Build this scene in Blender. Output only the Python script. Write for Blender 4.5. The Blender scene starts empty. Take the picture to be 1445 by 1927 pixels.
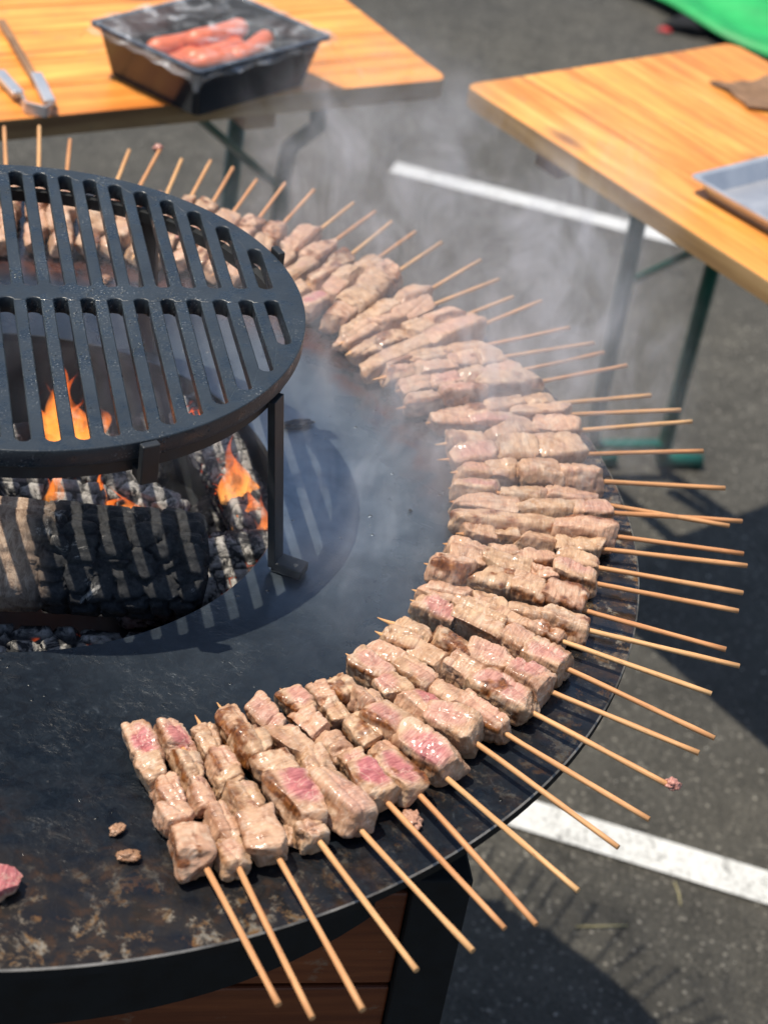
import bpy, bmesh, math, random
import numpy as np
from mathutils import Vector, Matrix, Euler
PI = math.pi
R = math.radians
rng = random.Random(7)
H = 0.87                                    # height of the griddle plate above the asphalt (m)
CX, CY = -0.2956, 1.2195                    # centre of the griddle
sc = bpy.context.scene
col = sc.collection

# ------------------------------------------------------------------ camera
cam_d = bpy.data.cameras.new('camera')
cam = bpy.data.objects.new('camera', cam_d)
col.objects.link(cam)
right = Vector((0.986, 0.0948, 0.1374)); up = Vector((-0.1669, 0.559, 0.8122)); fwd = right.cross(up) * -1
right.normalize(); fwd = up.cross(right).normalized(); up = right.cross(fwd).normalized()
cam.matrix_world = Matrix(((right.x, up.x, -fwd.x, 0), (right.y, up.y, -fwd.y, 0), (right.z, up.z, -fwd.z, H + 0.8633), (0, 0, 0, 1)))
cam_d.sensor_fit = 'HORIZONTAL'
cam_d.sensor_width = 36.0
cam_d.lens = 36.0 * 3618.8 / 1445.0
cam_d.clip_start = 0.05
cam_d.clip_end = 500.0
cam_d.dof.use_dof = True
cam_d.dof.focus_distance = 1.37
cam_d.dof.aperture_fstop = 10.0
sc.camera = cam

# ------------------------------------------------------------------ world, sun, exposure
SX, SY = 0.38, 0.03                          # horizontal run of the sunlight per metre of fall
elev = math.atan(1 / math.hypot(SX, SY))
w = bpy.data.worlds.new("World")
sc.world = w
w.use_nodes = True
nt = w.node_tree
nt.nodes.clear()
sky = nt.nodes.new('ShaderNodeTexSky')
sky.sky_type = 'NISHITA'
sky.sun_disc = False
sky.sun_elevation = elev
sky.sun_rotation = math.atan2(-SX, -SY)
sky.altitude = 100
bg = nt.nodes.new('ShaderNodeBackground')
bg.inputs['Strength'].default_value = 0.12
wo = nt.nodes.new('ShaderNodeOutputWorld')
nt.links.new(sky.outputs[0], bg.inputs[0])
nt.links.new(bg.outputs[0], wo.inputs[0])
sd = bpy.data.lights.new('sun', 'SUN')
sd.energy = 4.2
sd.angle = R(0.53)
sd.color = (1.0, 0.91, 0.77)
so = bpy.data.objects.new('sun', sd)
col.objects.link(so)
so.rotation_euler = Vector((SX, SY, -1)).to_track_quat('-Z', 'Y').to_euler()
so.location = (-3, 0, 5)
sc.view_settings.view_transform = 'Standard'
sc.view_settings.look = 'None'
sc.view_settings.exposure = 0.45
sc.view_settings.gamma = 1.0
sc.view_settings.use_curve_mapping = False
sc.render.engine = 'CYCLES'
sc.cycles.use_denoising = True
sc.cycles.max_bounces = 8
sc.cycles.volume_bounces = 1
sc.cycles.transparent_max_bounces = 16
sc.cycles.volume_step_rate = 1.0
sc.cycles.caustics_reflective = False
sc.cycles.caustics_refractive = False


# ------------------------------------------------------------------ helpers
def link(name, me, m=None, parent=None, loc=None, rot=None):
    o = bpy.data.objects.new(name, me)
    col.objects.link(o)
    if m is not None and me is not None:
        if len(me.materials) == 0:
            me.materials.append(m)
    if parent is not None:
        o.parent = parent
    if loc is not None:
        o.location = loc
    if rot is not None:
        o.rotation_euler = rot
    return o


def tag(o, label, cat, group=None, kind=None):
    if label: o['label'] = label
    if cat: o['category'] = cat
    if group: o['group'] = group
    if kind: o['kind'] = kind
    return o


def thing(name, label, cat, loc=(0, 0, 0), rotz=0.0, group=None):
    o = bpy.data.objects.new(name, None)
    o.empty_display_size = 0.05
    col.objects.link(o)
    o.location = loc
    o.rotation_euler = (0, 0, rotz)
    return tag(o, label, cat, group)


def pydata(name, v, f, smooth=False):
    me = bpy.data.meshes.new(name)
    me.from_pydata([tuple(map(float, q)) for q in v], [], f)
    me.update()
    if smooth:
        me.polygons.foreach_set('use_smooth', [True] * len(me.polygons))
    return me


class MB:
    """collects simple solids into one bmesh"""
    def __init__(s):
        s.bm = bmesh.new()

    def box(s, c, size, mat=None, bev=0.0):
        r = bmesh.ops.create_cube(s.bm, size=1.0)
        vs = r['verts']
        for v in vs:
            v.co = Vector((v.co.x * size[0], v.co.y * size[1], v.co.z * size[2]))
        if bev > 0:
            es = list({e for v in vs for e in v.link_edges})
            rr = bmesh.ops.bevel(s.bm, geom=es, offset=bev, segments=2, affect='EDGES', profile=0.5)
            vs = list({v for f in rr['faces'] for v in f.verts} | {v for v in vs if v.is_valid})
        M = Matrix.Translation(Vector(c)) @ (mat if mat is not None else Matrix.Identity(4))
        for v in vs:
            v.co = M @ v.co
        return s

    def bar(s, a, b, w_, d_, up_=(0, 0, 1), bev=0.0):
        a = Vector(a); b = Vector(b)
        x = (b - a)
        L = x.length
        x.normalize()
        upv = Vector(up_)
        y = upv.cross(x)
        if y.length < 1e-4:
            y = Vector((0, 1, 0)).cross(x)
        y.normalize()
        z = x.cross(y)
        M = Matrix((x, y, z)).transposed().to_4x4()
        return s.box((a + b) / 2, (L, w_, d_), M, bev)

    def tube(s, pts, r, n=12, cap=True):
        pts = [Vector(p) for p in pts]
        rings = []
        prev = None
        for i, p in enumerate(pts):
            t = (pts[min(i + 1, len(pts) - 1)] - pts[max(i - 1, 0)]).normalized()
            if prev is None:
                a = t.orthogonal().normalized()
            else:
                a = (prev - t * prev.dot(t)).normalized()
            prev = a
            b = t.cross(a)
            rr = r[i] if isinstance(r, (list, tuple)) else r
            rings.append([s.bm.verts.new(p + a * rr * math.cos(2 * PI * k / n) + b * rr * math.sin(2 * PI * k / n)) for k in range(n)])
        for q0, q1 in zip(rings[:-1], rings[1:]):
            for k in range(n):
                f = s.bm.faces.new((q0[k], q0[(k + 1) % n], q1[(k + 1) % n], q1[k]))
                f.smooth = True
        if cap:
            s.bm.faces.new(list(reversed(rings[0])))
            s.bm.faces.new(rings[-1])
        return s

    def prism(s, poly, z0, z1, bev=0.0):
        lo = [s.bm.verts.new((x, y, z0)) for x, y in poly]
        hi = [s.bm.verts.new((x, y, z1)) for x, y in poly]
        n = len(poly)
        ft = s.bm.faces.new(hi)
        fb = s.bm.faces.new(list(reversed(lo)))
        for k in range(n):
            s.bm.faces.new((lo[k], lo[(k + 1) % n], hi[(k + 1) % n], hi[k]))
        if bev > 0:
            es = list(ft.edges) + list(fb.edges)
            bmesh.ops.bevel(s.bm, geom=es, offset=bev, segments=2, affect='EDGES', profile=0.5)
        return s

    def lathe(s, prof, n=64, centre=(0, 0), closed=False, a0=0.0):
        rings = []
        for r_, z_ in prof:
            rings.append([s.bm.verts.new((centre[0] + r_ * math.cos(a0 + 2 * PI * k / n), centre[1] + r_ * math.sin(a0 + 2 * PI * k / n), z_)) for k in range(n)])
        pairs = list(zip(rings[:-1], rings[1:]))
        if closed:
            pairs.append((rings[-1], rings[0]))
        for q0, q1 in pairs:
            for k in range(n):
                s.bm.faces.new((q0[k], q0[(k + 1) % n], q1[(k + 1) % n], q1[k]))
        return s

    def mesh(s, name, smooth=False, angle=None):
        bmesh.ops.recalc_face_normals(s.bm, faces=s.bm.faces)
        if smooth:
            for f in s.bm.faces: f.smooth = True
        if angle is not None:
            for f in s.bm.faces: f.smooth = True
            for e in s.bm.edges:
                if len(e.link_faces) == 2 and e.calc_face_angle(0) > angle:
                    e.smooth = False
        me = bpy.data.meshes.new(name)
        s.bm.to_mesh(me)
        s.bm.free()
        return me


# vectorised gradient-free value noise in numpy
def _hash(ix, iy, iz, seed):
    h = (ix * 374761393 + iy * 668265263 + iz * 2147483647 + seed * 1274126177) & 0xFFFFFFFF
    h = ((h ^ (h >> 13)) * 1274126177) & 0xFFFFFFFF
    h = (h ^ (h >> 16)) & 0xFFFFFFFF
    return h.astype(np.float64) / 4294967295.0


def vnoise(P, seed=0):
    P = np.asarray(P, dtype=np.float64)
    i = np.floor(P).astype(np.int64)
    f = P - i
    u = f * f * (3 - 2 * f)
    r = 0
    for dx in (0, 1):
        for dy in (0, 1):
            for dz in (0, 1):
                h = _hash(i[:, 0] + dx, i[:, 1] + dy, i[:, 2] + dz, seed)
                r = r + h * (u[:, 0] if dx else 1 - u[:, 0]) * (u[:, 1] if dy else 1 - u[:, 1]) * (u[:, 2] if dz else 1 - u[:, 2])
    return r * 2 - 1


def fbm(P, seed=0, o=3):
    a = 1.0; s = 0.0; t = 0.0
    for k in range(o):
        s = s + a * vnoise(P * (2 ** k), seed + 17 * k); t += a; a *= 0.5
    return s / t


def worley(P, seed=0):
    i = np.floor(P).astype(np.int64)
    f1 = np.full(len(P), 9.0); f2 = np.full(len(P), 9.0); cid = np.zeros(len(P))
    for dx in (-1, 0, 1):
        for dy in (-1, 0, 1):
            for dz in (-1, 0, 1):
                c = i + np.array([dx, dy, dz])
                q = np.stack([_hash(c[:, 0], c[:, 1], c[:, 2], seed + k) for k in (1, 2, 3)], 1)
                d = np.abs(c + 0.15 + 0.7 * q - P)
                d = np.maximum(np.maximum(d[:, 0], d[:, 1]), d[:, 2]) * 0.6 + np.sqrt((d ** 2).sum(1)) * 0.4
                m = d < f1
                f2 = np.where(m, f1, np.minimum(f2, d))
                cid = np.where(m, q[:, 0], cid)
                f1 = np.where(m, d, f1)
    return f1, f2, cid


def sstep(a, b, x):
    t = np.clip((x - a) / (b - a), 0, 1)
    return t * t * (3 - 2 * t)


# ------------------------------------------------------------------ node helper
class Mat:
    def __init__(s, name):
        s.m = bpy.data.materials.new(name)
        s.m.use_nodes = True
        s.t = s.m.node_tree
        s.p = s.t.nodes['Principled BSDF']
        s.out = s.t.nodes['Material Output']

    def n(s, typ, **kw):
        nd = s.t.nodes.new(typ)
        for k, v in kw.items():
            if k.startswith('i_'):
                nd.inputs[k[2:].replace('_', ' ')].default_value = v
            else:
                setattr(nd, k, v)
        return nd

    def l(s, a, b):
        s.t.links.new(a, b)
        return b.node

    def co(s, kind='Object', scale=(1, 1, 1), rot=(0, 0, 0), rand=False):
        tc = s.n('ShaderNodeTexCoord')
        mp = s.n('ShaderNodeMapping')
        mp.inputs['Scale'].default_value = scale
        mp.inputs['Rotation'].default_value = rot
        s.l(tc.outputs[kind], mp.inputs[0])
        if rand:
            oi = s.n('ShaderNodeObjectInfo')
            ml = s.n('ShaderNodeMath', operation='MULTIPLY'); ml.inputs[1].default_value = 37.0
            s.l(oi.outputs['Random'], ml.inputs[0])
            cb = s.n('ShaderNodeCombineXYZ')
            for k in range(3): s.l(ml.outputs[0], cb.inputs[k])
            s.l(cb.outputs[0], mp.inputs['Location'])
        return mp.outputs[0]

    def noise(s, vec, scale, detail=4, rough=0.55, dist=0.0):
        nd = s.n('ShaderNodeTexNoise')
        nd.inputs['Scale'].default_value = scale
        nd.inputs['Detail'].default_value = detail
        nd.inputs['Roughness'].default_value = rough
        nd.inputs['Distortion'].default_value = dist
        s.l(vec, nd.inputs['Vector'])
        return nd.outputs['Fac']

    def ramp(s, fac, stops, interp='LINEAR'):
        r = s.n('ShaderNodeValToRGB')
        r.color_ramp.interpolation = interp
        el = r.color_ramp.elements
        while len(el) < len(stops):
            el.new(0.5)
        for e, (p_, c) in zip(el, stops):
            e.position = p_
            e.color = (*c, 1) if len(c) == 3 else c
        s.l(fac, r.inputs[0])
        return r.outputs[0]

    def mix(s, fac, a, b, bt='MIX'):
        m = s.n('ShaderNodeMix', data_type='RGBA', blend_type=bt)
        for v, sock in ((fac, m.inputs[0]), (a, m.inputs[6]), (b, m.inputs[7])):
            if hasattr(v, 'links'):
                s.l(v, sock)
            else:
                sock.default_value = v if isinstance(v, (int, float)) else (*v, 1)
        return m.outputs[2]

    def math(s, op, a, b=0.0, clamp=False):
        m = s.n('ShaderNodeMath', operation=op, use_clamp=clamp)
        for v, sock in ((a, m.inputs[0]), (b, m.inputs[1])):
            if hasattr(v, 'links'):
                s.l(v, sock)
            else:
                sock.default_value = v
        return m.outputs[0]

    def bump(s, h, strength=0.5, dist=0.001, prev=None):
        b = s.n('ShaderNodeBump')
        b.inputs['Strength'].default_value = strength
        b.inputs['Distance'].default_value = dist
        s.l(h, b.inputs['Height'])
        if prev is not None:
            s.l(prev, b.inputs['Normal'])
        s.l(b.outputs[0], s.p.inputs['Normal'])
        return b.outputs[0]

    def set(s, **kw):
        names = {'base': 'Base Color', 'rough': 'Roughness', 'metal': 'Metallic', 'spec': 'Specular IOR Level', 'sss': 'Subsurface Weight',
                 'coat': 'Coat Weight', 'emit': 'Emission Color', 'emits': 'Emission Strength', 'alpha': 'Alpha', 'trans': 'Transmission Weight', 'coatr': 'Coat Roughness'}
        for k, v in kw.items():
            sock = s.p.inputs[names[k]]
            if hasattr(v, 'links'):
                s.l(v, sock)
            else:
                sock.default_value = (*v, 1) if isinstance(v, tuple) else v
        return s


# ------------------------------------------------------------------ materials
def mat_asphalt():
    a = Mat('asphalt')
    v = a.co('Object')
    big = a.noise(v, 1.7, 4)
    mid = a.noise(v, 14, 5, 0.6)
    vor = a.n('ShaderNodeTexVoronoi', feature='F1'); vor.inputs['Scale'].default_value = 165; a.l(v, vor.inputs['Vector'])
    stone = a.ramp(vor.outputs['Color'], [(0.0, (0.030, 0.029, 0.026)), (0.45, (0.062, 0.059, 0.051)), (0.75, (0.11, 0.104, 0.090)), (1, (0.34, 0.32, 0.28))])
    tar = a.ramp(mid, [(0.3, (0.040, 0.038, 0.033)), (0.7, (0.085, 0.081, 0.070))])
    c = a.mix(a.ramp(vor.outputs['Distance'], [(0.25, (1, 1, 1)), (0.6, (0, 0, 0))]), tar, stone)
    c = a.mix(0.55, c, a.ramp(big, [(0.3, (0.72, 0.74, 0.76)), (0.7, (1.25, 1.22, 1.12))]), 'MULTIPLY')
    fine = a.noise(v, 420, 3, 0.7)
    nb = a.bump(a.math('ADD', a.math('MULTIPLY', vor.outputs['Distance'], -1.0), a.math('MULTIPLY', fine, 0.6)), 0.9, 0.004)
    a.set(base=c, rough=0.85, spec=0.35)
    return a.m


def mat_paint_line():
    a = Mat('road_paint')
    v = a.co('Object')
    wear = a.noise(v, 160, 4, 0.7)
    w2 = a.noise(v, 18, 3, 0.6)
    k = a.math('ADD', wear, a.math('MULTIPLY', w2, 0.35))
    c = a.ramp(k, [(0.50, (0.13, 0.13, 0.125)), (0.60, (0.50, 0.51, 0.50)), (0.85, (0.66, 0.67, 0.66))])
    a.bump(wear, 0.7, 0.003)
    a.set(base=c, rough=0.75)
    return a.m


def mat_griddle():
    a = Mat('seasoned_griddle_steel')
    tc = a.n('ShaderNodeTexCoord')
    v = tc.outputs['Object']
    sp = a.n('ShaderNodeSeparateXYZ'); a.l(v, sp.inputs[0])
    ln = a.n('ShaderNodeVectorMath', operation='LENGTH')
    cxy = a.n('ShaderNodeCombineXYZ'); a.l(sp.outputs[0], cxy.inputs[0]); a.l(sp.outputs[1], cxy.inputs[1])
    a.l(cxy.outputs[0], ln.inputs[0])
    r = ln.outputs['Value']
    ang = a.math('ARCTAN2', sp.outputs[1], sp.outputs[0])
    # polar coordinates for stains that run radially / rings
    pc = a.n('ShaderNodeCombineXYZ')
    a.l(a.math('MULTIPLY', ang, 18.0), pc.inputs[0]); a.l(a.math('MULTIPLY', r, 10.0), pc.inputs[1])
    n1 = a.noise(v, 7, 5, 0.6, 0.4)
    n2 = a.noise(v, 38, 6, 0.65, 0.5)
    n3 = a.noise(v, 170, 4, 0.6)
    base = a.ramp(n1, [(0.3, (0.0045, 0.007, 0.011)), (0.55, (0.008, 0.012, 0.018)), (0.75, (0.014, 0.020, 0.027))])
    # burnt brown grease film towards the outside
    outer = a.ramp(a.math('ADD', r, a.math('MULTIPLY', n1, 0.10)), [(0.385, (0, 0, 0)), (0.47, (1, 1, 1))])
    grease = a.ramp(n2, [(0.35, (0.009, 0.009, 0.011)), (0.52, (0.024, 0.018, 0.013)), (0.62, (0.060, 0.030, 0.012)), (0.75, (0.12, 0.065, 0.022))])
    # bluish sky sheen right of the fire pit, painted in as a paler patch
    dx = a.math('ADD', sp.outputs[0], -0.20); dy = a.math('ADD', sp.outputs[1], -0.03)
    dd = a.math('SQRT', a.math('ADD', a.math('MULTIPLY', dx, dx), a.math('MULTIPLY', a.math('MULTIPLY', dy, dy), 0.35)))
    dry = a.ramp(a.math('ADD', dd, a.math('MULTIPLY', n1, 0.12)), [(0.09, (1, 1, 1)), (0.25, (0, 0, 0))])  # mask of the painted sheen patch
    base = a.mix(dry, base, a.ramp(n2, [(0.3, (0.11, 0.145, 0.180)), (0.7, (0.21, 0.260, 0.305))]))
    c = a.mix(a.math('MULTIPLY', outer, 0.75), base, grease)
    # bare, scratched steel patches near the rim
    patch = a.ramp(a.noise(a.co('Object', (1, 1, 1), (0, 0, 0.35)), 42, 7, 0.76, 0.3), [(0.53, (0, 0, 0)), (0.60, (1, 1, 1))])
    rimz = a.ramp(a.math('ADD', r, a.math('MULTIPLY', n2, 0.05)), [(0.435, (0, 0, 0)), (0.50, (1, 1, 1))])
    front = a.ramp(a.math('ADD', a.math('MULTIPLY', sp.outputs[1], -1.0), 0.35), [(0.05, (0.25, 0.25, 0.25)), (0.35, (1, 1, 1))])
    pm = a.math('MULTIPLY', a.math('MULTIPLY', patch, rimz), front)
    pm = a.math('MULTIPLY', pm, a.ramp(n3, [(0.33, (0.2, 0.2, 0.2)), (0.55, (1, 1, 1))]))
    steel = a.ramp(n2, [(0.34, (0.22, 0.085, 0.025)), (0.46, (0.30, 0.17, 0.07)), (0.54, (0.36, 0.33, 0.27)), (0.62, (0.30, 0.20, 0.10)), (0.72, (0.20, 0.065, 0.02))])
    c = a.mix(a.math('MULTIPLY', pm, 0.85), c, steel)
    # radial drips of fat
    drip = a.ramp(a.noise(pc.outputs[0], 1.0, 4, 0.6), [(0.60, (0, 0, 0)), (0.68, (1, 1, 1))])
    dm = a.math('MULTIPLY', a.math('MULTIPLY', drip, rimz), 0.8)
    c = a.mix(dm, c, (0.020, 0.012, 0.004))
    # reddish juice stain ring under the inner ends of the skewers
    ring = a.ramp(a.math('ADD', r, a.math('MULTIPLY', n2, 0.06)), [(0.345, (0, 0, 0)), (0.375, (1, 1, 1)), (0.41, (0, 0, 0))])
    c = a.mix(a.math('MULTIPLY', a.math('MULTIPLY', ring, a.math('MULTIPLY', a.ramp(n2, [(0.38, (0,) * 3), (0.6, (1,) * 3)]), a.ramp(sp.outputs[1], [(0.02, (0.0,) * 3), (0.14, (1,) * 3)]))), 0.85), c, (0.085, 0.028, 0.016))
    c = a.mix(a.ramp(n3, [(0.62, (0, 0, 0)), (0.78, (0.25,) * 3)]), c, (0.06, 0.06, 0.06))
    # blistered carbon in front of the pit: black blotches with paler flecks
    cz = a.ramp(a.math('ADD', a.math('MULTIPLY', sp.outputs[1], -1.0), a.math('MULTIPLY', n1, 0.20)), [(0.12, (0,) * 3), (0.26, (1,) * 3), (0.46, (1,) * 3), (0.55, (0.2,) * 3)])
    ck = a.noise(v, 120, 6, 0.72, 0.8)
    c = a.mix(cz, c, a.ramp(ck, [(0.36, (0.004, 0.006, 0.008)), (0.50, (0.016, 0.022, 0.030)), (0.60, (0.030, 0.040, 0.050)), (0.68, (0.11, 0.13, 0.14))]), 'MIX') if False else a.mix(a.math('MULTIPLY', cz, 0.75), c, a.ramp(ck, [(0.36, (0.003, 0.004, 0.006)), (0.50, (0.005, 0.008, 0.012)), (0.62, (0.010, 0.014, 0.019)), (0.74, (0.05, 0.06, 0.07))]))
    a.set(base=c, metal=a.math('ADD', a.math('MULTIPLY', pm, 0.35), a.math('MULTIPLY', dry, 0.85)))
    rough = a.ramp(n2, [(0.3, (0.24, 0.24, 0.24)), (0.7, (0.36, 0.36, 0.36))])
    rough = a.mix(outer, rough, a.ramp(n2, [(0.3, (0.16, 0.16, 0.16)), (0.7, (0.40, 0.40, 0.40))]))
    rough = a.mix(dry, rough, (0.30, 0.30, 0.30))
    rough = a.mix(a.math('MULTIPLY', a.ramp(a.math('MULTIPLY', sp.outputs[1], -1.0), [(0.10, (0,) * 3), (0.26, (1,) * 3)]), 0.6), rough, (0.42, 0.42, 0.42))
    fz = a.ramp(a.math('MULTIPLY', sp.outputs[1], -1.0), [(0.06, (0.62,) * 3), (0.26, (0.20,) * 3)])
    a.set(rough=rough, spec=a.math('ADD', fz, a.math('MULTIPLY', dry, 0.3)))
    # carbon crust: rough blistered zone in front of the fire pit
    cr = a.ramp(a.math('ADD', a.math('MULTIPLY', sp.outputs[1], -1.0), a.math('MULTIPLY', n1, 0.25)), [(0.15, (0.0,) * 3), (0.33, (1, 1, 1))])
    crk = a.ramp(a.noise(v, 150, 5, 0.62, 0.6), [(0.44, (0, 0, 0)), (0.62, (1, 1, 1))])
    crk = a.math('MULTIPLY', crk, a.ramp(a.noise(v, 17, 3, 0.6), [(0.40, (0.1,) * 3), (0.58, (1,) * 3)]))
    inner = a.ramp(r, [(0.40, (1, 1, 1)), (0.45, (0.15, 0.15, 0.15))])
    hgt = a.math('MULTIPLY', a.math('MULTIPLY', crk, cr), inner)
    b1 = a.bump(a.math('ADD', hgt, a.math('MULTIPLY', ck, a.math('MULTIPLY', cz, 0.6))), 0.5, 0.0007)
    dv = a.n('ShaderNodeTexVoronoi'); dv.inputs['Scale'].default_value = 95; dv.inputs['Randomness'].default_value = 1.0; a.l(v, dv.inputs['Vector'])
    dsel = a.ramp(a.noise(v, 24, 3, 0.6), [(0.52, (0, 0, 0)), (0.60, (1, 1, 1))])
    drop = a.math('MULTIPLY', a.ramp(dv.outputs['Distance'], [(0.05, (1, 1, 1)), (0.17, (0, 0, 0))]), dsel)
    pool = a.math('MULTIPLY', a.ramp(a.noise(v, 26, 4, 0.6, 0.6), [(0.50, (0,) * 3), (0.56, (1,) * 3)]), a.ramp(r, [(0.30, (0,) * 3), (0.34, (1,) * 3)]))
    rough = a.mix(a.math('MULTIPLY', pool, 0.85), rough, (0.09,) * 3)
    a.set(rough=a.mix(a.math('MULTIPLY', drop, 0.9), rough, (0.06,) * 3))
    b1 = a.bump(drop, 0.8, 0.0012, b1)
    b2 = a.bump(n3, 0.25, 0.0006, b1)
    a.bump(n1, 0.2, 0.003, b2)
    return a.m


def mat_simple(name, c, rough=0.5, metal=0.0, spec=0.5, nscale=60, var=0.25, bump=0.2, bd=0.0008, coord='Object', kind_scale=(1, 1, 1)):
    a = Mat(name)
    v = a.co(coord, kind_scale)
    n = a.noise(v, nscale, 5, 0.6)
    lo = tuple(x * (1 - var) for x in c); hi = tuple(min(1, x * (1 + var)) for x in c)
    a.set(base=a.ramp(n, [(0.3, lo), (0.7, hi)]), metal=metal, spec=spec)
    a.set(rough=a.ramp(n, [(0.3, (rough * 0.85,) * 3), (0.7, (min(1, rough * 1.15),) * 3)]))
    if bump > 0:
        a.bump(n, bump, bd)
    return a.m


def mat_cast_iron():
    a = Mat('oiled_cast_iron')
    v = a.co('Object')
    n = a.noise(v, 380, 3, 0.6)
    n2 = a.noise(v, 22, 4, 0.6)
    a.set(base=a.ramp(n2, [(0.3, (0.011, 0.016, 0.021)), (0.7, (0.024, 0.032, 0.039))]), spec=0.5, metal=0.0)
    fl = a.math('MULTIPLY', a.ramp(a.noise(v, 620, 2, 0.6), [(0.60, (0,) * 3), (0.70, (1,) * 3)]), a.ramp(a.noise(v, 26, 3, 0.6), [(0.48, (0,) * 3), (0.62, (0.8,) * 3)]))  # pale flecks: grease residue, its sparkle put into the colour
    a.set(base=a.mix(fl, a.ramp(n2, [(0.3, (0.011, 0.016, 0.021)), (0.7, (0.024, 0.032, 0.039))]), (0.22, 0.23, 0.23)))
    wet = a.ramp(a.noise(v, 55, 4, 0.7), [(0.48, (0.45,) * 3), (0.66, (0.14,) * 3)])
    a.set(rough=wet)
    vor = a.n('ShaderNodeTexVoronoi'); vor.inputs['Scale'].default_value = 260; a.l(v, vor.inputs['Vector'])
    blob = a.ramp(vor.outputs['Distance'], [(0.0, (1, 1, 1)), (0.32, (0, 0, 0))])
    sel = a.ramp(a.noise(v, 30, 3, 0.6), [(0.55, (0, 0, 0)), (0.66, (1, 1, 1))])
    b = a.bump(a.math('MULTIPLY', blob, sel), 1.0, 0.0016)
    a.bump(n, 0.4, 0.0008, b)
    return a.m


def mat_meat():
    a = Mat('grilled_meat')
    v = a.co('Object', (1, 1, 1), rand=True)
    raw = a.n('ShaderNodeAttribute', attribute_name='raw').outputs['Fac']
    sear = a.n('ShaderNodeAttribute', attribute_name='sear').outputs['Fac']
    fat = a.n('ShaderNodeAttribute', attribute_name='fat').outputs['Fac']
    oi = a.n('ShaderNodeObjectInfo').outputs['Random']
    n1 = a.noise(v, 95, 5, 0.6, 0.6)
    fib = a.noise(a.co('Object', (620, 90, 90), rand=True), 1.0, 4, 0.6, 0.5)
    pale = a.ramp(n1, [(0.28, (0.25, 0.125, 0.060)), (0.46, (0.44, 0.265, 0.150)), (0.70, (0.57, 0.385, 0.240))])
    pink = a.ramp(n1, [(0.28, (0.44, 0.215, 0.14)), (0.6, (0.56, 0.325, 0.215))])
    c = a.mix(a.ramp(oi, [(0.2, (0, 0, 0)), (0.9, (0.6, 0.6, 0.6))]), pale, pink)
    c = a.mix(a.math('MULTIPLY', fat, 0.5), c, (0.60, 0.47, 0.34))
    rawc = a.ramp(fib, [(0.3, (0.33, 0.075, 0.080)), (0.7, (0.48, 0.175, 0.165))])
    c = a.mix(a.ramp(raw, [(0.0, (0,) * 3), (0.35, (0.75,) * 3)]), c, a.ramp(fib, [(0.3, (0.42, 0.20, 0.15)), (0.7, (0.55, 0.31, 0.23))]))
    c = a.mix(a.ramp(raw, [(0.30, (0,) * 3), (0.85, (1,) * 3)]), c, rawc)
    spots = a.ramp(a.noise(v, 260, 3, 0.65, 0.4), [(0.60, (0,) * 3), (0.70, (0.45,) * 3)])
    c = a.mix(spots, c, (0.30, 0.12, 0.055))
    seam = a.ramp(a.math('ABSOLUTE', a.math('SUBTRACT', a.noise(v, 48, 3, 0.5, 1.4), 0.5)), [(0.0, (0.55,) * 3), (0.018, (0,) * 3)])
    c = a.mix(seam, c, (0.64, 0.50, 0.38))
    sn = a.math('MULTIPLY', sear, a.ramp(a.noise(v, 150, 5, 0.7, 0.8), [(0.25, (0.35,) * 3), (0.50, (1,) * 3)]))
    searc = a.ramp(a.noise(v, 210, 3, 0.6), [(0.3, (0.055, 0.016, 0.006)), (0.52, (0.19, 0.060, 0.014)), (0.72, (0.33, 0.13, 0.036))])
    c = a.mix(sn, c, searc)
    c = a.mix(0.5, c, a.ramp(fib, [(0.3, (0.58, 0.53, 0.50)), (0.62, (1.18, 1.18, 1.18))]), 'MULTIPLY')
    a.set(base=c, sss=0.03, spec=0.45, coat=a.ramp(a.noise(v, 70, 3, 0.6), [(0.44, (0.05,) * 3), (0.62, (0.65,) * 3)]))
    a.p.inputs['Subsurface Radius'].default_value = (1.0, 0.35, 0.2)
    a.p.inputs['Subsurface Scale'].default_value = 0.003
    a.set(rough=a.ramp(n1, [(0.35, (0.34,) * 3), (0.65, (0.62,) * 3)]), coatr=0.14)
    b = a.bump(fib, 0.8, 0.0013)
    a.bump(a.noise(v, 420, 4, 0.65, 0.5), 0.35, 0.0006, b)
    return a.m


def mat_stick():
    a = Mat('birch_stick')
    v = a.co('Object', (18, 400, 400), rand=True)
    n = a.noise(v, 1.0, 4, 0.6, 0.3)
    fl = a.noise(a.co('Object', (160, 900, 900), rand=True), 1.0, 2, 0.5)
    oi = a.n('ShaderNodeObjectInfo').outputs['Random']
    c0 = a.ramp(n, [(0.3, (0.50, 0.25, 0.10)), (0.7, (0.72, 0.44, 0.20))])
    c1 = a.ramp(n, [(0.3, (0.42, 0.17, 0.065)), (0.7, (0.62, 0.32, 0.14))])
    c = a.mix(oi, c0, c1)
    c = a.mix(a.ramp(fl, [(0.62, (0, 0, 0)), (0.72, (0.55,) * 3)]), c, (0.26, 0.11, 0.05))
    a.set(base=c, rough=0.6, spec=0.35)
    a.bump(n, 0.3, 0.0004)
    return a.m


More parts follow.
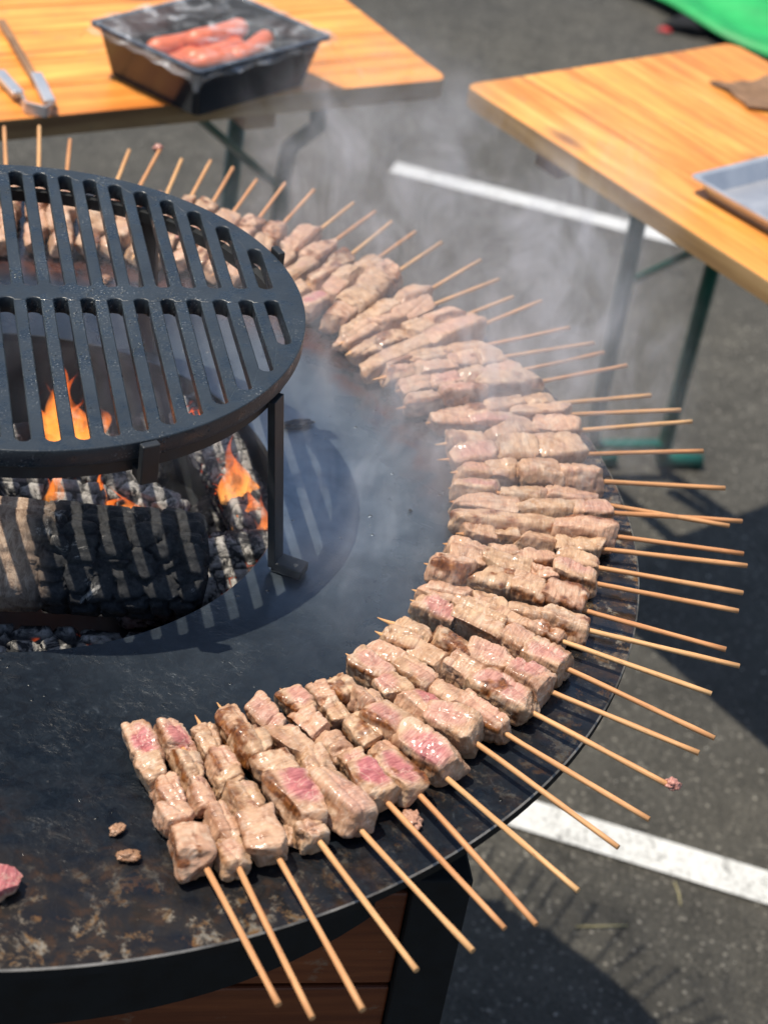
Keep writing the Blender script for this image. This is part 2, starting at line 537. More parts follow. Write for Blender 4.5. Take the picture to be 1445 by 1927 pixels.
def mat_pine(name, lo, mid, hi, rough=0.42):
    a = Mat(name)
    v = a.co('Object', (2.2, 34, 34), rand=True)
    n = a.noise(v, 1.0, 5, 0.6, 0.7)
    g = a.noise(a.co('Object', (10, 380, 380), rand=True), 1.0, 3, 0.6)
    c = a.ramp(n, [(0.30, lo), (0.50, mid), (0.68, hi)])
    oi = a.n('ShaderNodeObjectInfo').outputs['Random']
    c = a.mix(0.75, c, a.ramp(oi, [(0, (0.80, 0.72, 0.62)), (1, (1.15, 1.15, 1.15))]), 'MULTIPLY')
    c = a.mix(0.5, c, a.ramp(a.noise(a.co('Object', (1.0, 70, 70), rand=True), 1.0, 3, 0.55), [(0.35, (0.72, 0.62, 0.52)), (0.62, (1.12, 1.12, 1.1))]), 'MULTIPLY')
    c = a.mix(0.35, c, a.ramp(g, [(0.3, (0.75, 0.70, 0.65)), (0.65, (1.1, 1.1, 1.1))]), 'MULTIPLY')
    # knots
    vor = a.n('ShaderNodeTexVoronoi'); vor.inputs['Scale'].default_value = 1.0
    a.l(a.co('Object', (4.2, 11, 6), rand=True), vor.inputs['Vector'])
    kn = a.ramp(vor.outputs['Distance'], [(0.06, (1, 1, 1)), (0.20, (0, 0, 0))])
    c = a.mix(a.math('MULTIPLY', kn, 0.85), c, (0.20, 0.07, 0.02))
    sc_ = a.ramp(a.noise(a.co('Object', (22, 60, 30), rand=True), 1.0, 5, 0.7), [(0.60, (0, 0, 0)), (0.70, (0.6,) * 3)])
    c = a.mix(sc_, c, (0.20, 0.16, 0.11))
    c = a.mix(0.6, c, a.ramp(a.noise(a.co('Object', (3.5, 7, 7), rand=True), 1.0, 5, 0.65), [(0.35, (0.62, 0.52, 0.42)), (0.58, (1.1, 1.1, 1.1))]), 'MULTIPLY')
    a.set(base=c, rough=rough, spec=0.4)
    a.bump(g, 0.25, 0.0006)
    return a.m


def mat_char(name, ash=0.35, ember=0.0, bark=False):
    """charred wood: black with grey ash where the noise rises; attribute 'ridge' lifts ash onto block tops, 'crack' holds embers"""
    a = Mat(name)
    v = a.co('Object', rand=True)
    ridge = a.n('ShaderNodeAttribute', attribute_name='ridge').outputs['Fac']
    burnt = a.n('ShaderNodeAttribute', attribute_name='burnt').outputs['Fac']
    n = a.noise(v, 26 if bark else 42, 7, 0.70, 0.8)
    n2 = a.noise(v, 230, 4, 0.65)
    blk = a.ramp(n2, [(0.3, (0.010, 0.011, 0.013)), (0.7, (0.040, 0.041, 0.043))])
    gry = a.ramp(n2, [(0.3, (0.16, 0.150, 0.135)), (0.7, (0.50, 0.48, 0.45))])
    lo = 0.66 - ash * 0.45
    am = a.math('MULTIPLY', a.ramp(n, [(lo, (0, 0, 0)), (lo + 0.09, (1, 1, 1))]), a.ramp(ridge, [(0.2, (0.1,) * 3), (0.7, (1,) * 3)]))
    c = a.mix(am, blk, gry)
    if bark:
        bk = a.ramp(a.noise(a.co('Object', (30, 12, 12), rand=True), 6, 6, 0.7, 1.0), [(0.3, (0.14, 0.085, 0.055)), (0.5, (0.34, 0.24, 0.17)), (0.7, (0.52, 0.40, 0.30))])
        c = a.mix(burnt, bk, c)
    a.set(base=c, rough=0.78, spec=0.25)
    if ember > 0:
        e = a.math('MULTIPLY', a.ramp(ridge, [(0.0, (1, 1, 1)), (0.30, (0, 0, 0))]), a.ramp(a.noise(v, 26, 3, 0.6), [(0.56, (0, 0, 0)), (0.70, (1, 1, 1))]))
        a.set(emit=(1.0, 0.13, 0.02), emits=a.math('MULTIPLY', e, ember))
    b = a.bump(n, 0.6, 0.004)
    a.bump(n2, 0.5, 0.0012, b)
    return a.m


def mat_flame():
    a = Mat('flame')
    t = a.t
    v = a.n('ShaderNodeTexCoord').outputs['Object']
    hgt = a.n('ShaderNodeAttribute', attribute_name='height').outputs['Fac']
    lw = a.n('ShaderNodeLayerWeight'); lw.inputs['Blend'].default_value = 0.35
    n = a.noise(a.co('Object', (60, 60, 22), rand=True), 1.0, 3, 0.6, 0.8)
    colr = a.ramp(hgt, [(0.0, (1.0, 0.42, 0.10)), (0.35, (1.0, 0.28, 0.045)), (1.0, (0.9, 0.10, 0.012))])
    em = a.n('ShaderNodeEmission')
    a.l(colr, em.inputs[0])
    a.l(a.ramp(n, [(0.3, (0.6,) * 3), (0.7, (2.0,) * 3)]), em.inputs[1])
    tr = a.n('ShaderNodeBsdfTransparent')
    mx = a.n('ShaderNodeMixShader')
    body = a.ramp(lw.outputs['Facing'], [(0.05, (0.62,) * 3), (0.65, (0.0,) * 3)])
    fac = a.math('MULTIPLY', a.math('MULTIPLY', body, a.ramp(hgt, [(0, (0.6,) * 3), (0.12, (1.0,) * 3), (0.6, (0.8,) * 3), (1, (0.0,) * 3)])), a.ramp(n, [(0.32, (0.15,) * 3), (0.58, (1,) * 3)]))
    a.l(fac, mx.inputs[0]); a.l(tr.outputs[0], mx.inputs[1]); a.l(em.outputs[0], mx.inputs[2])
    a.l(mx.outputs[0], a.out.inputs['Surface'])
    return a.m


def mat_film():
    a = Mat('cling_film')
    n = a.noise(a.co('Object'), 22, 4, 0.6, 1.0)
    a.set(base=(0.9, 0.92, 0.94), rough=0.10, spec=0.7)
    a.set(alpha=a.ramp(n, [(0.42, (0.05,) * 3), (0.54, (0.12,) * 3), (0.64, (0.34,) * 3)]))
    a.bump(n, 0.9, 0.012)
    return a.m


M = {}
M['asphalt'] = mat_asphalt()
M['line'] = mat_paint_line()
M['griddle'] = mat_griddle()
M['rim'] = mat_simple('worn_steel_edge', (0.22, 0.205, 0.18), 0.45, 0.5, 0.5, 30, 0.85, 0.4)
M['iron'] = mat_cast_iron()
M['black_steel'] = mat_simple('black_steel', (0.016, 0.018, 0.020), 0.5, 0.0, 0.45, 60, 0.4, 0.25)
M['soot_steel'] = mat_simple('sooty_steel', (0.010, 0.010, 0.010), 0.75, 0.0, 0.2, 60, 0.4, 0.25)
M['meat'] = mat_meat()
M['stick'] = mat_stick()
M['pine_a'] = mat_pine('varnished_pine', (0.60, 0.205, 0.038), (0.80, 0.33, 0.065), (0.92, 0.49, 0.115))
M['pine_b'] = mat_pine('worn_varnished_pine', (0.58, 0.20, 0.040), (0.82, 0.36, 0.080), (0.93, 0.54, 0.155))
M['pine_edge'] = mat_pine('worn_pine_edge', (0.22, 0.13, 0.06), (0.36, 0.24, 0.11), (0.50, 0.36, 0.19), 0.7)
M['green_steel'] = mat_simple('green_painted_steel', (0.006, 0.085, 0.060), 0.32, 0.0, 0.5, 20, 0.2, 0.0)
M['dark_wood'] = mat_pine('dark_stained_wood', (0.050, 0.012, 0.004), (0.11, 0.027, 0.008), (0.18, 0.052, 0.016), 0.5)
M['char'] = mat_char('charcoal', 0.30, 0.0)
M['char_ash'] = mat_char('ashy_charcoal', 0.48, 0.9)
M['log_bark'] = mat_char('half_burnt_log', 0.12, 0.0, bark=True)
M['ash'] = mat_simple('ash', (0.10, 0.098, 0.092), 0.95, 0.0, 0.2, 50, 0.6, 0.8, 0.004)
M['flame'] = mat_flame()
M['film'] = mat_film()
M['black_plastic'] = mat_simple('black_plastic', (0.018, 0.022, 0.028), 0.22, 0.0, 0.5, 12, 0.2, 0.0)
M['stainless'] = mat_simple('stainless_steel', (0.62, 0.61, 0.60), 0.40, 0.75, 0.5, 30, 0.08, 0.1)
M['sausage'] = mat_simple('sausage_skin', (0.62, 0.14, 0.055), 0.35, 0.0, 0.5, 60, 0.3, 0.2)
M['paper'] = mat_simple('white_paper', (0.75, 0.75, 0.76), 0.7, 0.0, 0.3, 30, 0.1, 0.2)
M['green_sheet'] = mat_simple('green_plastic_sheet', (0.018, 0.33, 0.085), 0.55, 0.0, 0.4, 9, 0.25, 0.3, 0.01)
M['black_rag'] = mat_simple('black_fabric', (0.015, 0.016, 0.018), 0.9, 0.0, 0.2, 40, 0.4, 0.4)
M['red'] = mat_simple('red_plastic', (0.45, 0.04, 0.04), 0.5, 0.0, 0.4, 20, 0.2, 0.0)
M['brown_paper'] = mat_simple('grey_brown_paper', (0.22, 0.13, 0.075), 0.8, 0.0, 0.2, 30, 0.4, 0.4)
M['pebble'] = mat_simple('pale_pebbles', (0.30, 0.29, 0.26), 0.8, 0.0, 0.3, 30, 0.3, 0.2)
M['straw'] = mat_simple('dry_straw', (0.30, 0.27, 0.15), 0.8, 0.0, 0.3, 60, 0.2, 0.0)

# ------------------------------------------------------------------ the setting: ground, parking lines
g = MB()
g.prism([(-150, -150), (150, -150), (150, 150), (-150, 150)], -0.3, 0.0)
tag(link('ground', g.mesh('ground'), M['asphalt']), 'grey asphalt of the car park', None, None, 'structure')
Z = H


def line_strip(name, p0, p1, w_, label):
    a = Vector(p0); b = Vector(p1)
    d = (b - a).normalized(); n = Vector((-d.y, d.x)) * w_ / 2
    N = 40
    vs = []; fs = []
    r2 = random.Random(len(name) + int(p0[0] * 100))
    for i in range(N + 1):
        q = a.lerp(b, i / N)
        j1 = r2.uniform(-.0015, .0015); j2 = r2.uniform(-.0015, .0015)
        vs.append((q.x + n.x * (1 + j1 * 20), q.y + n.y * (1 + j1 * 20), 0.004))
        vs.append((q.x - n.x * (1 + j2 * 20), q.y - n.y * (1 + j2 * 20), 0.004))
        if i:
            k = 2 * i
            fs.append((k - 2, k - 1, k + 1, k))
    o = link(name, pydata(name, vs, fs), M['line'])
    return tag(o, label, None, None, 'structure')


dl = Vector((math.cos(R(-10.8)), math.sin(R(-10.8))))
A = Vector((-0.105, 3.803)); line_strip('parking_line', A, A + dl * 5.0, 0.056, 'white painted parking line behind the tables')
B = Vector((0.572, 1.815)); line_strip('parking_line', B - dl * 2.2, B + dl * 4.5, 0.060, 'white painted parking line beside the grill')

# loose grit: tiny pale pebbles nobody could count
gv = []; gf = []
for k in range(420):
    x = rng.uniform(-0.2, 1.3); y = rng.uniform(1.2, 4.6)
    s = rng.uniform(0.0012, 0.0038) * (1.5 if rng.random() < 0.06 else 1)
    b0 = len(gv)
    for j in range(5):
        a_ = 2 * PI * j / 5 + rng.uniform(-.3, .3)
        rr = s * rng.uniform(.7, 1.2)
        gv.append((x + rr * math.cos(a_), y + rr * math.sin(a_), -0.0002))
    for j in range(5):
        a_ = 2 * PI * j / 5 + rng.uniform(-.3, .3)
        rr = s * rng.uniform(.35, .7)
        gv.append((x + rr * math.cos(a_), y + rr * math.sin(a_), s * rng.uniform(.4, .8)))
    for j in range(5):
        gf.append((b0 + j, b0 + (j + 1) % 5, b0 + 5 + (j + 1) % 5, b0 + 5 + j))
    gf.append(tuple(b0 + 5 + j for j in range(5)))
tag(link('gravel', pydata('gravel', gv, gf), M['pebble']), 'scattered pale grit lying on the asphalt', 'gravel', None, 'stuff')
for k, (x, y, a_, L) in enumerate(((0.352, 1.70, 0.2, 0.034), (0.45, 1.78, 1.7, 0.02), (0.62, 2.0, 0.9, 0.016))):
    st = MB().tube([(x - L * math.cos(a_), y - L * math.sin(a_), .002), (x, y, .0035), (x + L * math.cos(a_ + .1), y + L * math.sin(a_ + .1), .002)], 0.0012, 6)
    lab = ['dry straw lying on the asphalt below the near parking line', 'short dry straw between the near parking line and the skewer tips', 'short dry straw on the asphalt right of the near skewers'][k]
    tag(link('straw', st.mesh('straw'), M['straw']), lab, 'straw', 'bits of straw on the asphalt')

# ------------------------------------------------------------------ the grill: griddle plate, fire bowl, cabinet
grill = thing('fire_grill', 'large round black griddle plate on a dark wood clad cabinet with a central fire pit', 'grill', (CX, CY, 0))
pl = MB()
ri, ro = 0.2152, 0.5000
prof = [(ri, Z - 0.008), (ri, Z - 0.0012), (ri + 0.0008, Z - 0.0004)]
for k in range(1, 24):
    rr = ri + (ro - ri) * k / 24
    prof.append((rr, Z - 0.0012 * math.sin(PI * k / 24)))
prof += [(ro - 0.0012, Z), (ro, Z - 0.0010), (ro, Z - 0.008)]
pl.lathe(prof, 256, closed=True)
me = pl.mesh('griddle_plate', angle=R(40))
me.materials.append(M['griddle']); me.materials.append(M['rim']); me.materials.append(M['soot_steel'])
for f in me.polygons:
    c = f.center
    if ro - 0.0011 < math.hypot(c.x, c.y) and c.z > Z - 0.0018:
        f.material_index = 1
    elif c.z < Z - 0.003:
        f.material_index = 2
link('griddle_plate', me, None, grill)
bw = MB().lathe([(ri + 0.012, Z - 0.009), (ri + 0.010, Z - 0.06), (0.19, Z - 0.15), (0.12, Z - 0.21), (0.01, Z - 0.225), (0.01, Z - 0.230), (0.125, Z - 0.216), (0.196, Z - 0.155), (ri + 0.016, Z - 0.06), (ri + 0.016, Z - 0.009)], 96)
link('fire_bowl', bw.mesh('fire_bowl', angle=R(35)), M['black_steel'], grill)
dr = MB().lathe([(0.4245, Z - 0.0085), (0.4245, Z - 0.14), (0.4215, Z - 0.14), (0.4215, Z - 0.0085)], 128, closed=True)  # black drum sized to the dark wedge below the plate
link('black_drum', dr.mesh('black_drum', angle=R(35)), M['soot_steel'], grill)
# square cabinet turned 13 degrees
ca = R(13); half = 0.334
cab = bpy.data.objects.new('cabinet', None); col.objects.link(cab); cab.parent = grill; cab.rotation_euler = (0, 0, ca); cab.location = (0.0, 0.0, 0)
ptop = Z - 0.10
for sx in (-1, 1):
    for sy in (-1, 1):
        p_ = MB().box((sx * (half - 0.021), sy * (half - 0.021), ptop / 2), (0.042, 0.042, ptop), bev=0.002)
        link('corner_post', p_.mesh('corner_post'), M['soot_steel'], cab)
tp = MB().prism([(-half + .043, -half + .010), (half - .043, -half + .010), (half - .043, half - .010), (-half + .043, half - .010)], ptop - 0.012, ptop - 0.002)
link('top_frame', tp.mesh('top_frame'), M['black_steel'], cab)
bh = 0.098
bd_me = MB().box((0, 0, 0), (2 * half - 0.086, 0.018, bh - 0.004), bev=0.002).mesh('board')
for side in range(4):
    for k in range(7):
        z_ = ptop - 0.016 - bh * (k + 0.5)
        if z_ < 0.05: continue
        M4 = Matrix.Rotation(side * PI / 2, 4, 'Z')
        o = link('board', bd_me, M['dark_wood'], cab)
        o.matrix_local = M4 @ Matrix.Translation((0, -half + 0.014, z_))

# ------------------------------------------------------------------ stand and grate over the pit
def rad(a_, r_, z_):
    return Vector((r_ * math.cos(R(a_)), r_ * math.sin(R(a_)), z_))

stand = thing('grate_stand', 'black steel ring stand with four legs holding the grate over the fire', 'stand', (CX + 0.0076, CY + 0.0004, Z))
rg = MB().lathe([(0.196, 0.1372), (0.203, 0.1372), (0.203, 0.1465), (0.196, 0.1465)], 128, closed=True)
link('ring', rg.mesh('ring', angle=R(30)), M['black_steel'], stand)
for a_ in (-16, 74, 164, 254):
    l_ = MB()
    t = rad(a_ + 90, 1, 0)
    l_.bar(rad(a_, 0.2065, 0.1445), rad(a_, 0.2225, 0.004), 0.016, 0.006, up_=rad(a_, 1, 0), bev=0.0006)
    lo_ = link('leg', l_.mesh('leg'), M['black_steel'], stand)
    f_ = MB().bar(rad(a_, 0.222, 0.0052), rad(a_, 0.246, 0.0052), 0.0155, 0.008, bev=0.001)
    link('foot', f_.mesh('foot'), M['black_steel'], lo_)
for a_ in (-53, 37, 127, 217):
    l_ = MB()
    l_.bar(rad(a_, 0.2150, 0.134), rad(a_, 0.2150, 0.1645), 0.013, 0.006, up_=rad(a_, 1, 0), bev=0.001)
    l_.bar(rad(a_, 0.2035, 0.1385), rad(a_, 0.2130, 0.1385), 0.012, 0.008, bev=0.0004)
    link('lug', l_.mesh('lug'), M['black_steel'], stand)

GR = 0.2095
grate = thing('cooking_grate', 'round black cast iron grate with long slots above the fire', 'grate', (CX + 0.0066, CY + 0.0024, Z + 0.1488), R(18))
pitch = 0.01955; off0 = -0.0109 + 0.0; sw = 0.0112; GT = 0.0132
half_w = sw / 2
offs = []
k = -12
while True:
    o_ = off0 + k * pitch
    if o_ > 0.19: break
    if o_ > -0.192: offs.append(o_)
    k += 1
CB = 0.0085                                       # half width of the cross band
def yend(x, rr=0.1985):
    return math.sqrt(max(rr * rr - x * x, 0))
slots = []
for o_ in offs:
    ye = yend(o_)
    if ye - CB > 0.02:
        slots.append((o_, ye))
# the casting: ring + cross band, its two openings scalloped by the rounded slot ends, bars butt against the flats between them
cu = bpy.data.curves.new('casting_outline', 'CURVE')
cu.dimensions = '2D'; cu.fill_mode = 'BOTH'
def spl(pts):
    s_ = cu.splines.new('POLY'); s_.points.add(len(pts) - 1)
    for q, (x, y) in zip(s_.points, pts): q.co = (x, y, 0, 1)
    s_.use_cyclic_u = True
spl([(GR * math.cos(2 * PI * i / 160), GR * math.sin(2 * PI * i / 160)) for i in range(160)])
EI = 0.0055
for sgn in (1, -1):
    top = []; bot = []
    for o_, ye in slots:
        yr = ye - EI
        for j in range(7):
            a_ = PI - PI * j / 6
            top.append((o_ + half_w * math.cos(a_), sgn * (yr + EI * math.sin(a_))))
        yb = CB + 0.004
        for j in range(7):
            a_ = PI + PI * j / 6
            bot.append((o_ + half_w * math.cos(a_), sgn * (yb + 0.004 * math.sin(a_))))
    poly = top + list(reversed(bot))
    spl(poly)
cu.extrude = GT / 2 - 0.0008; cu.bevel_depth = 0.0008; cu.bevel_resolution = 1; cu.offset = -0.0006
cuo = bpy.data.objects.new('tmp', cu)
col.objects.link(cuo)
dg = bpy.context.evaluated_depsgraph_get(); dg.update()
me = bpy.data.meshes.new_from_object(cuo.evaluated_get(dg))
bpy.data.objects.remove(cuo)
me.name = 'outer_ring'
me.materials.clear()
for v in me.vertices: v.co.z += GT / 2 - 0.0
fr = link('outer_ring', me, M['iron'], grate)
# bars between the slots
for sgn in (1, -1):
    for (o0, y0), (o1, y1) in zip(slots[:-1], slots[1:]):
        xm = (o0 + o1) / 2; wt = (pitch - sw) / 2 + 0.00045
        ya = CB + 0.0018; yl = y0 - EI + 0.0014; yr_ = y1 - EI + 0.0014; yb = min(yl, yr_)
        if yb < ya + 0.01: continue
        b_ = bmesh.new()
        cs = [(-wt + 0.0009, GT - 0.0002), (wt - 0.0009, GT - 0.0002), (wt, GT - 0.0012), (wt * 0.72, 0.0006), (-wt * 0.72, 0.0006), (-wt, GT - 0.0012)]
        r0 = [b_.verts.new((xm + x, sgn * ya, z)) for x, z in cs]
        r1 = [b_.verts.new((xm + x, sgn * (yl + (yr_ - yl) * (x / wt + 1) / 2), z)) for x, z in cs]
        for j in range(6):
            b_.faces.new((r0[j], r0[(j + 1) % 6], r1[(j + 1) % 6], r1[j]))
        b_.faces.new(r0); b_.faces.new(list(reversed(r1)))
        bmesh.ops.recalc_face_normals(b_, faces=b_.faces)
        m_ = bpy.data.meshes.new('bar'); b_.to_mesh(m_); b_.free()
        link('bar', m_, M['iron'], grate)


# ------------------------------------------------------------------ fire: logs, charcoal, ash, flames
def log_mesh(L, r0, seed, block=0.02, bd=0.004, nL=90, nA=72, squash=1.0, rough=0.006, ends=True, burnt_from=-9, taper=0.9):
    """log along x from -L/2..L/2, alligator blocks cut into the surface"""
    xs = np.linspace(-L / 2, L / 2, nL)
    an = np.linspace(0, 2 * PI, nA, endpoint=False)
    X, Aa = np.meshgrid(xs, an, indexing='ij')
    x = X.ravel(); a_ = Aa.ravel()
    n3 = np.stack([x * 16, np.cos(a_) * r0 * 30, np.sin(a_) * r0 * 30], 1)
    big = fbm(n3 + seed * 3.1, seed, 4)
    wp = np.stack([x / (block * 1.0), np.cos(a_) * r0 / block * 0.8, np.sin(a_) * r0 / block * 1.0], 1) + 0.25 * np.stack([big, big, big], 1)
    f1, f2, cid = worley(wp, seed)
    crack = 1 - sstep(0.02, 0.16, f2 - f1)
    burnt = sstep(burnt_from - 0.02, burnt_from + 0.02, x + 0.02 * big) if burnt_from > -5 else np.ones_like(x)
    fine = fbm(np.stack([x * 60, np.cos(a_) * r0 * 220, np.sin(a_) * r0 * 220], 1), seed + 5, 3)
    rs_ = np.random.RandomState(seed)
    pa = np.sort(rs_.uniform(0, 2 * PI, 5)) * 0.5 + np.linspace(0, 2 * PI, 5, endpoint=False) + 0.3
    pr = rs_.uniform(0.80, 0.98, 5)
    cosm = np.max(np.stack([np.cos(a_ + 0.15 * big - t_) / r_p for t_, r_p in zip(pa, pr)], 0), 0)
    poly_r = np.minimum(1.0 / np.maximum(cosm, 0.05), 1.08)
    grain = vnoise(np.stack([x * 9, np.cos(a_) * 14, np.sin(a_) * 14], 1) + seed, seed + 8)
    r = (0.35 + 0.65 * poly_r + 0.03 * grain) * r0 * (1 - (1 - taper) * (x / L + 0.5)) + rough * big + burnt * (bd * (cid - 0.5) * 0.45 - bd * crack) + 0.0012 * fine
    edge = np.clip((L / 2 - np.abs(x)) / (0.15 * r0), 0, 1)
    r = r * (0.86 + 0.14 * np.sqrt(edge))
    xx = x + 0.003 * fine * burnt
    V = np.stack([xx, r * np.cos(a_), r * np.sin(a_) * squash], 1)
    F = []
    idx = np.arange(nL * nA).reshape(nL, nA)
    a0 = idx[:-1]; a1 = idx[1:]
    q = np.stack([a0, a1, np.roll(a1, -1, 1), np.roll(a0, -1, 1)], -1).reshape(-1, 4)
    F = [tuple(map(int, t)) for t in q]
    V = V.tolist(); ridge = (1 - crack).tolist(); bt = burnt.tolist()
    for e, flip in ((0, False), (nL - 1, True)):
        prev = [int(t) for t in idx[e]]
        x0 = -L / 2 if e == 0 else L / 2
        for s_ in (0.75, 0.45, 0.18):
            cur = []
            for j, t in enumerate(idx[e]):
                v = V[int(t)]
                cur.append(len(V))
                V.append([x0 + (0.004 if e else -0.004) * (1 - s_) + rng.uniform(-1, 1) * 0.0016, v[1] * s_, v[2] * s_]); ridge.append(rng.uniform(0.2, 1)); bt.append(bt[int(t)])
            for j in range(nA):
                qd = (prev[j], prev[(j + 1) % nA], cur[(j + 1) % nA], cur[j])
                F.append(qd if not flip else tuple(reversed(qd)))
            prev = cur
        F.append(tuple(prev) if not flip else tuple(reversed(prev)))
    me = pydata('log', V, F, True)
    for nm, d in (('ridge', ridge), ('burnt', bt)):
        at = me.attributes.new(nm, 'FLOAT', 'POINT')
        at.data.foreach_set('value', d)
    return me


def place_log(name, p0, p1, r0, mt, seed, label, cat='log', group='burning logs in the fire pit', spin=0.0, **kw):
    a = Vector(p0); b = Vector(p1)
    d = b - a
    me = log_mesh(d.length, r0, seed, **kw)
    o = link(name, me, M[mt])
    q = d.to_track_quat('X', 'Z')
    o.rotation_mode = 'QUATERNION'
    from mathutils import Quaternion
    o.rotation_quaternion = q @ Quaternion((1, 0, 0), spin)
    o.location = (a + b) / 2
    return tag(o, label, cat, group)


g_l = 'burning logs in the fire pit'
place_log('firewood_log', (-0.44, 1.118, Z - 0.018), (-0.128, 1.160, Z - 0.013), 0.045, 'log_bark', 4,
          'thick front log in the fire pit, brown bark left, charred black right', spin=0.5, burnt_from=0.030, block=0.020, bd=0.006, nL=150, nA=110, rough=0.005)
place_log('firewood_log', (-0.20, 1.205, Z - 0.078), (-0.075, 1.245, Z - 0.070), 0.038, 'char_ash', 11,
          'ash grey block cracked log glowing orange, poking out right of the thick front log', block=0.011, bd=0.0025, nL=90, nA=90)
place_log('firewood_log', (-0.175, 1.395, Z - 0.020), (-0.098, 1.285, Z - 0.060), 0.026, 'char_ash', 21,
          'slanting grey scaly log near the right leg of the grate stand', block=0.010, bd=0.0028, nL=90, nA=72)
place_log('firewood_log', (-0.40, 1.235, Z - 0.038), (-0.225, 1.262, Z - 0.050), 0.026, 'char_ash', 31,
          'pale ash covered log lying just behind the thick front log', block=0.022, bd=0.005, nL=70, nA=60)
place_log('firewood_log', (-0.255, 1.31, Z - 0.048), (-0.165, 1.272, Z - 0.055), 0.024, 'char_ash', 37,
          'short crumbling grey log stub under the front edge of the grate', block=0.018, bd=0.006, nL=50, nA=50)
place_log('firewood_log', (-0.44, 1.06, Z - 0.086), (-0.135, 1.125, Z - 0.080), 0.028, 'char_ash', 41,
          'ashy blackened log low at the front rim, under the thick front log', block=0.030, bd=0.008, nL=90, nA=60)
place_log('firewood_log', (-0.42, 1.32, Z - 0.09), (-0.20, 1.41, Z - 0.08), 0.034, 'char', 47,
          'black charred log at the back of the pit beneath the grate', block=0.022, bd=0.005, nL=80, nA=60)
place_log('firewood_log', (-0.36, 1.13, Z - 0.125), (-0.30, 1.31, Z - 0.13), 0.03, 'char', 53,
          'black charred log crossing the pit floor under the others', block=0.022, bd=0.005, nL=60, nA=50)

# charcoal lumps & ash bed
def lump(name, r_, seed, squash=(1, 1, 1), mt='char', amp=0.35, n=12, freq=1.6):
    v, f = cube_sphere(n)
    d = v / np.linalg.norm(v, axis=1)[:, None]
    nn = fbm(d * freq + seed * 5.3, seed, 4)
    f1, f2, cid = worley(d * 2.2 + seed, seed + 3)
    P = d * (r_ * (1 + amp * nn + 0.22 * (cid - .5)))[:, None] * np.array(squash)
    me = pydata(name, P, f, True)
    at = me.attributes.new('ridge', 'FLOAT', 'POINT'); at.data.foreach_set('value', sstep(0.0, 0.25, f2 - f1).tolist())
    return me


_cs = {}
def cube_sphere(n):
    if n in _cs: return _cs[n]
    key = {}; V = []; F = []
    def vid(i, j, k):
        t = (i, j, k)
        if t not in key:
            key[t] = len(V); V.append((2 * i / n - 1, 2 * j / n - 1, 2 * k / n - 1))
        return key[t]
    for i in range(n):
        for j in range(n):
            F.append((vid(0, i, j), vid(0, i, j + 1), vid(0, i + 1, j + 1), vid(0, i + 1, j)))
            F.append((vid(n, i, j), vid(n, i + 1, j), vid(n, i + 1, j + 1), vid(n, i, j + 1)))
            F.append((vid(i, 0, j), vid(i + 1, 0, j), vid(i + 1, 0, j + 1), vid(i, 0, j + 1)))
            F.append((vid(i, n, j), vid(i, n, j + 1), vid(i + 1, n, j + 1), vid(i + 1, n, j)))
            F.append((vid(i, j, 0), vid(i, j + 1, 0), vid(i + 1, j + 1, 0), vid(i + 1, j, 0)))
            F.append((vid(i, j, n), vid(i + 1, j, n), vid(i + 1, j + 1, n), vid(i, j + 1, n)))
    _cs[n] = (np.array(V), F)
    return _cs[n]


lumps = [(-0.30, 1.118, -0.105, .020, 'ash grey charcoal lump at the front rim of the pit, nearest the left photo edge', 'char_ash'),
         (-0.235, 1.112, -0.095, .014, 'small pale charcoal lump below the thick log, near the front rim', 'char_ash'),
         (-0.19, 1.128, -0.10, .017, 'black charcoal lump under the charred end of the thick log', 'char'),
         (-0.245, 1.235, -0.045, .018, 'broken grey charcoal lump on top of the pale log', 'char_ash'),
         (-0.20, 1.275, -0.05, .014, 'small grey charcoal lump behind the charred log end', 'char_ash'),
         (-0.29, 1.38, -0.065, .026, 'large black charcoal lump beneath the middle of the grate', 'char'),
         (-0.22, 1.36, -0.085, .022, 'black charcoal lump beneath the right half of the grate', 'char'),
         (-0.14, 1.34, -0.095, .022, 'black charcoal lump between the slanting scaly log and the pit wall', 'char')]
for i, (x, y, z, r_, lb, mt) in enumerate(lumps):
    o = link('charcoal_lump', lump('charcoal_lump', r_, 60 + i, (1.3, 1, .8)), M[mt], None, (x, y, Z + z), (rng.uniform(-.4, .4), rng.uniform(-.4, .4), rng.uniform(0, 6)))
    tag(o, lb, 'charcoal', 'charcoal lumps in the fire pit')

na, nr = 64, 22
V = []; F = []
for i in range(nr):
    for j in range(na):
        rr = 0.186 * i / (nr - 1); a_ = 2 * PI * j / na
        V.append((rr * math.cos(a_), rr * math.sin(a_), 0))
V = np.array(V)
V[:, 2] = -0.155 + 0.016 * fbm(V * 22, 5, 4) + 0.006 * fbm(V * 90, 9, 3)
for i in range(nr - 1):
    for j in range(na):
        F.append((i * na + j, (i + 1) * na + j, (i + 1) * na + (j + 1) % na, i * na + (j + 1) % na))
tag(link('ash_bed', pydata('ash_bed', V, F, True), M['ash'], None, (CX, CY, Z)), 'grey ash heaped on the floor of the fire pit', 'ash', None, 'stuff')


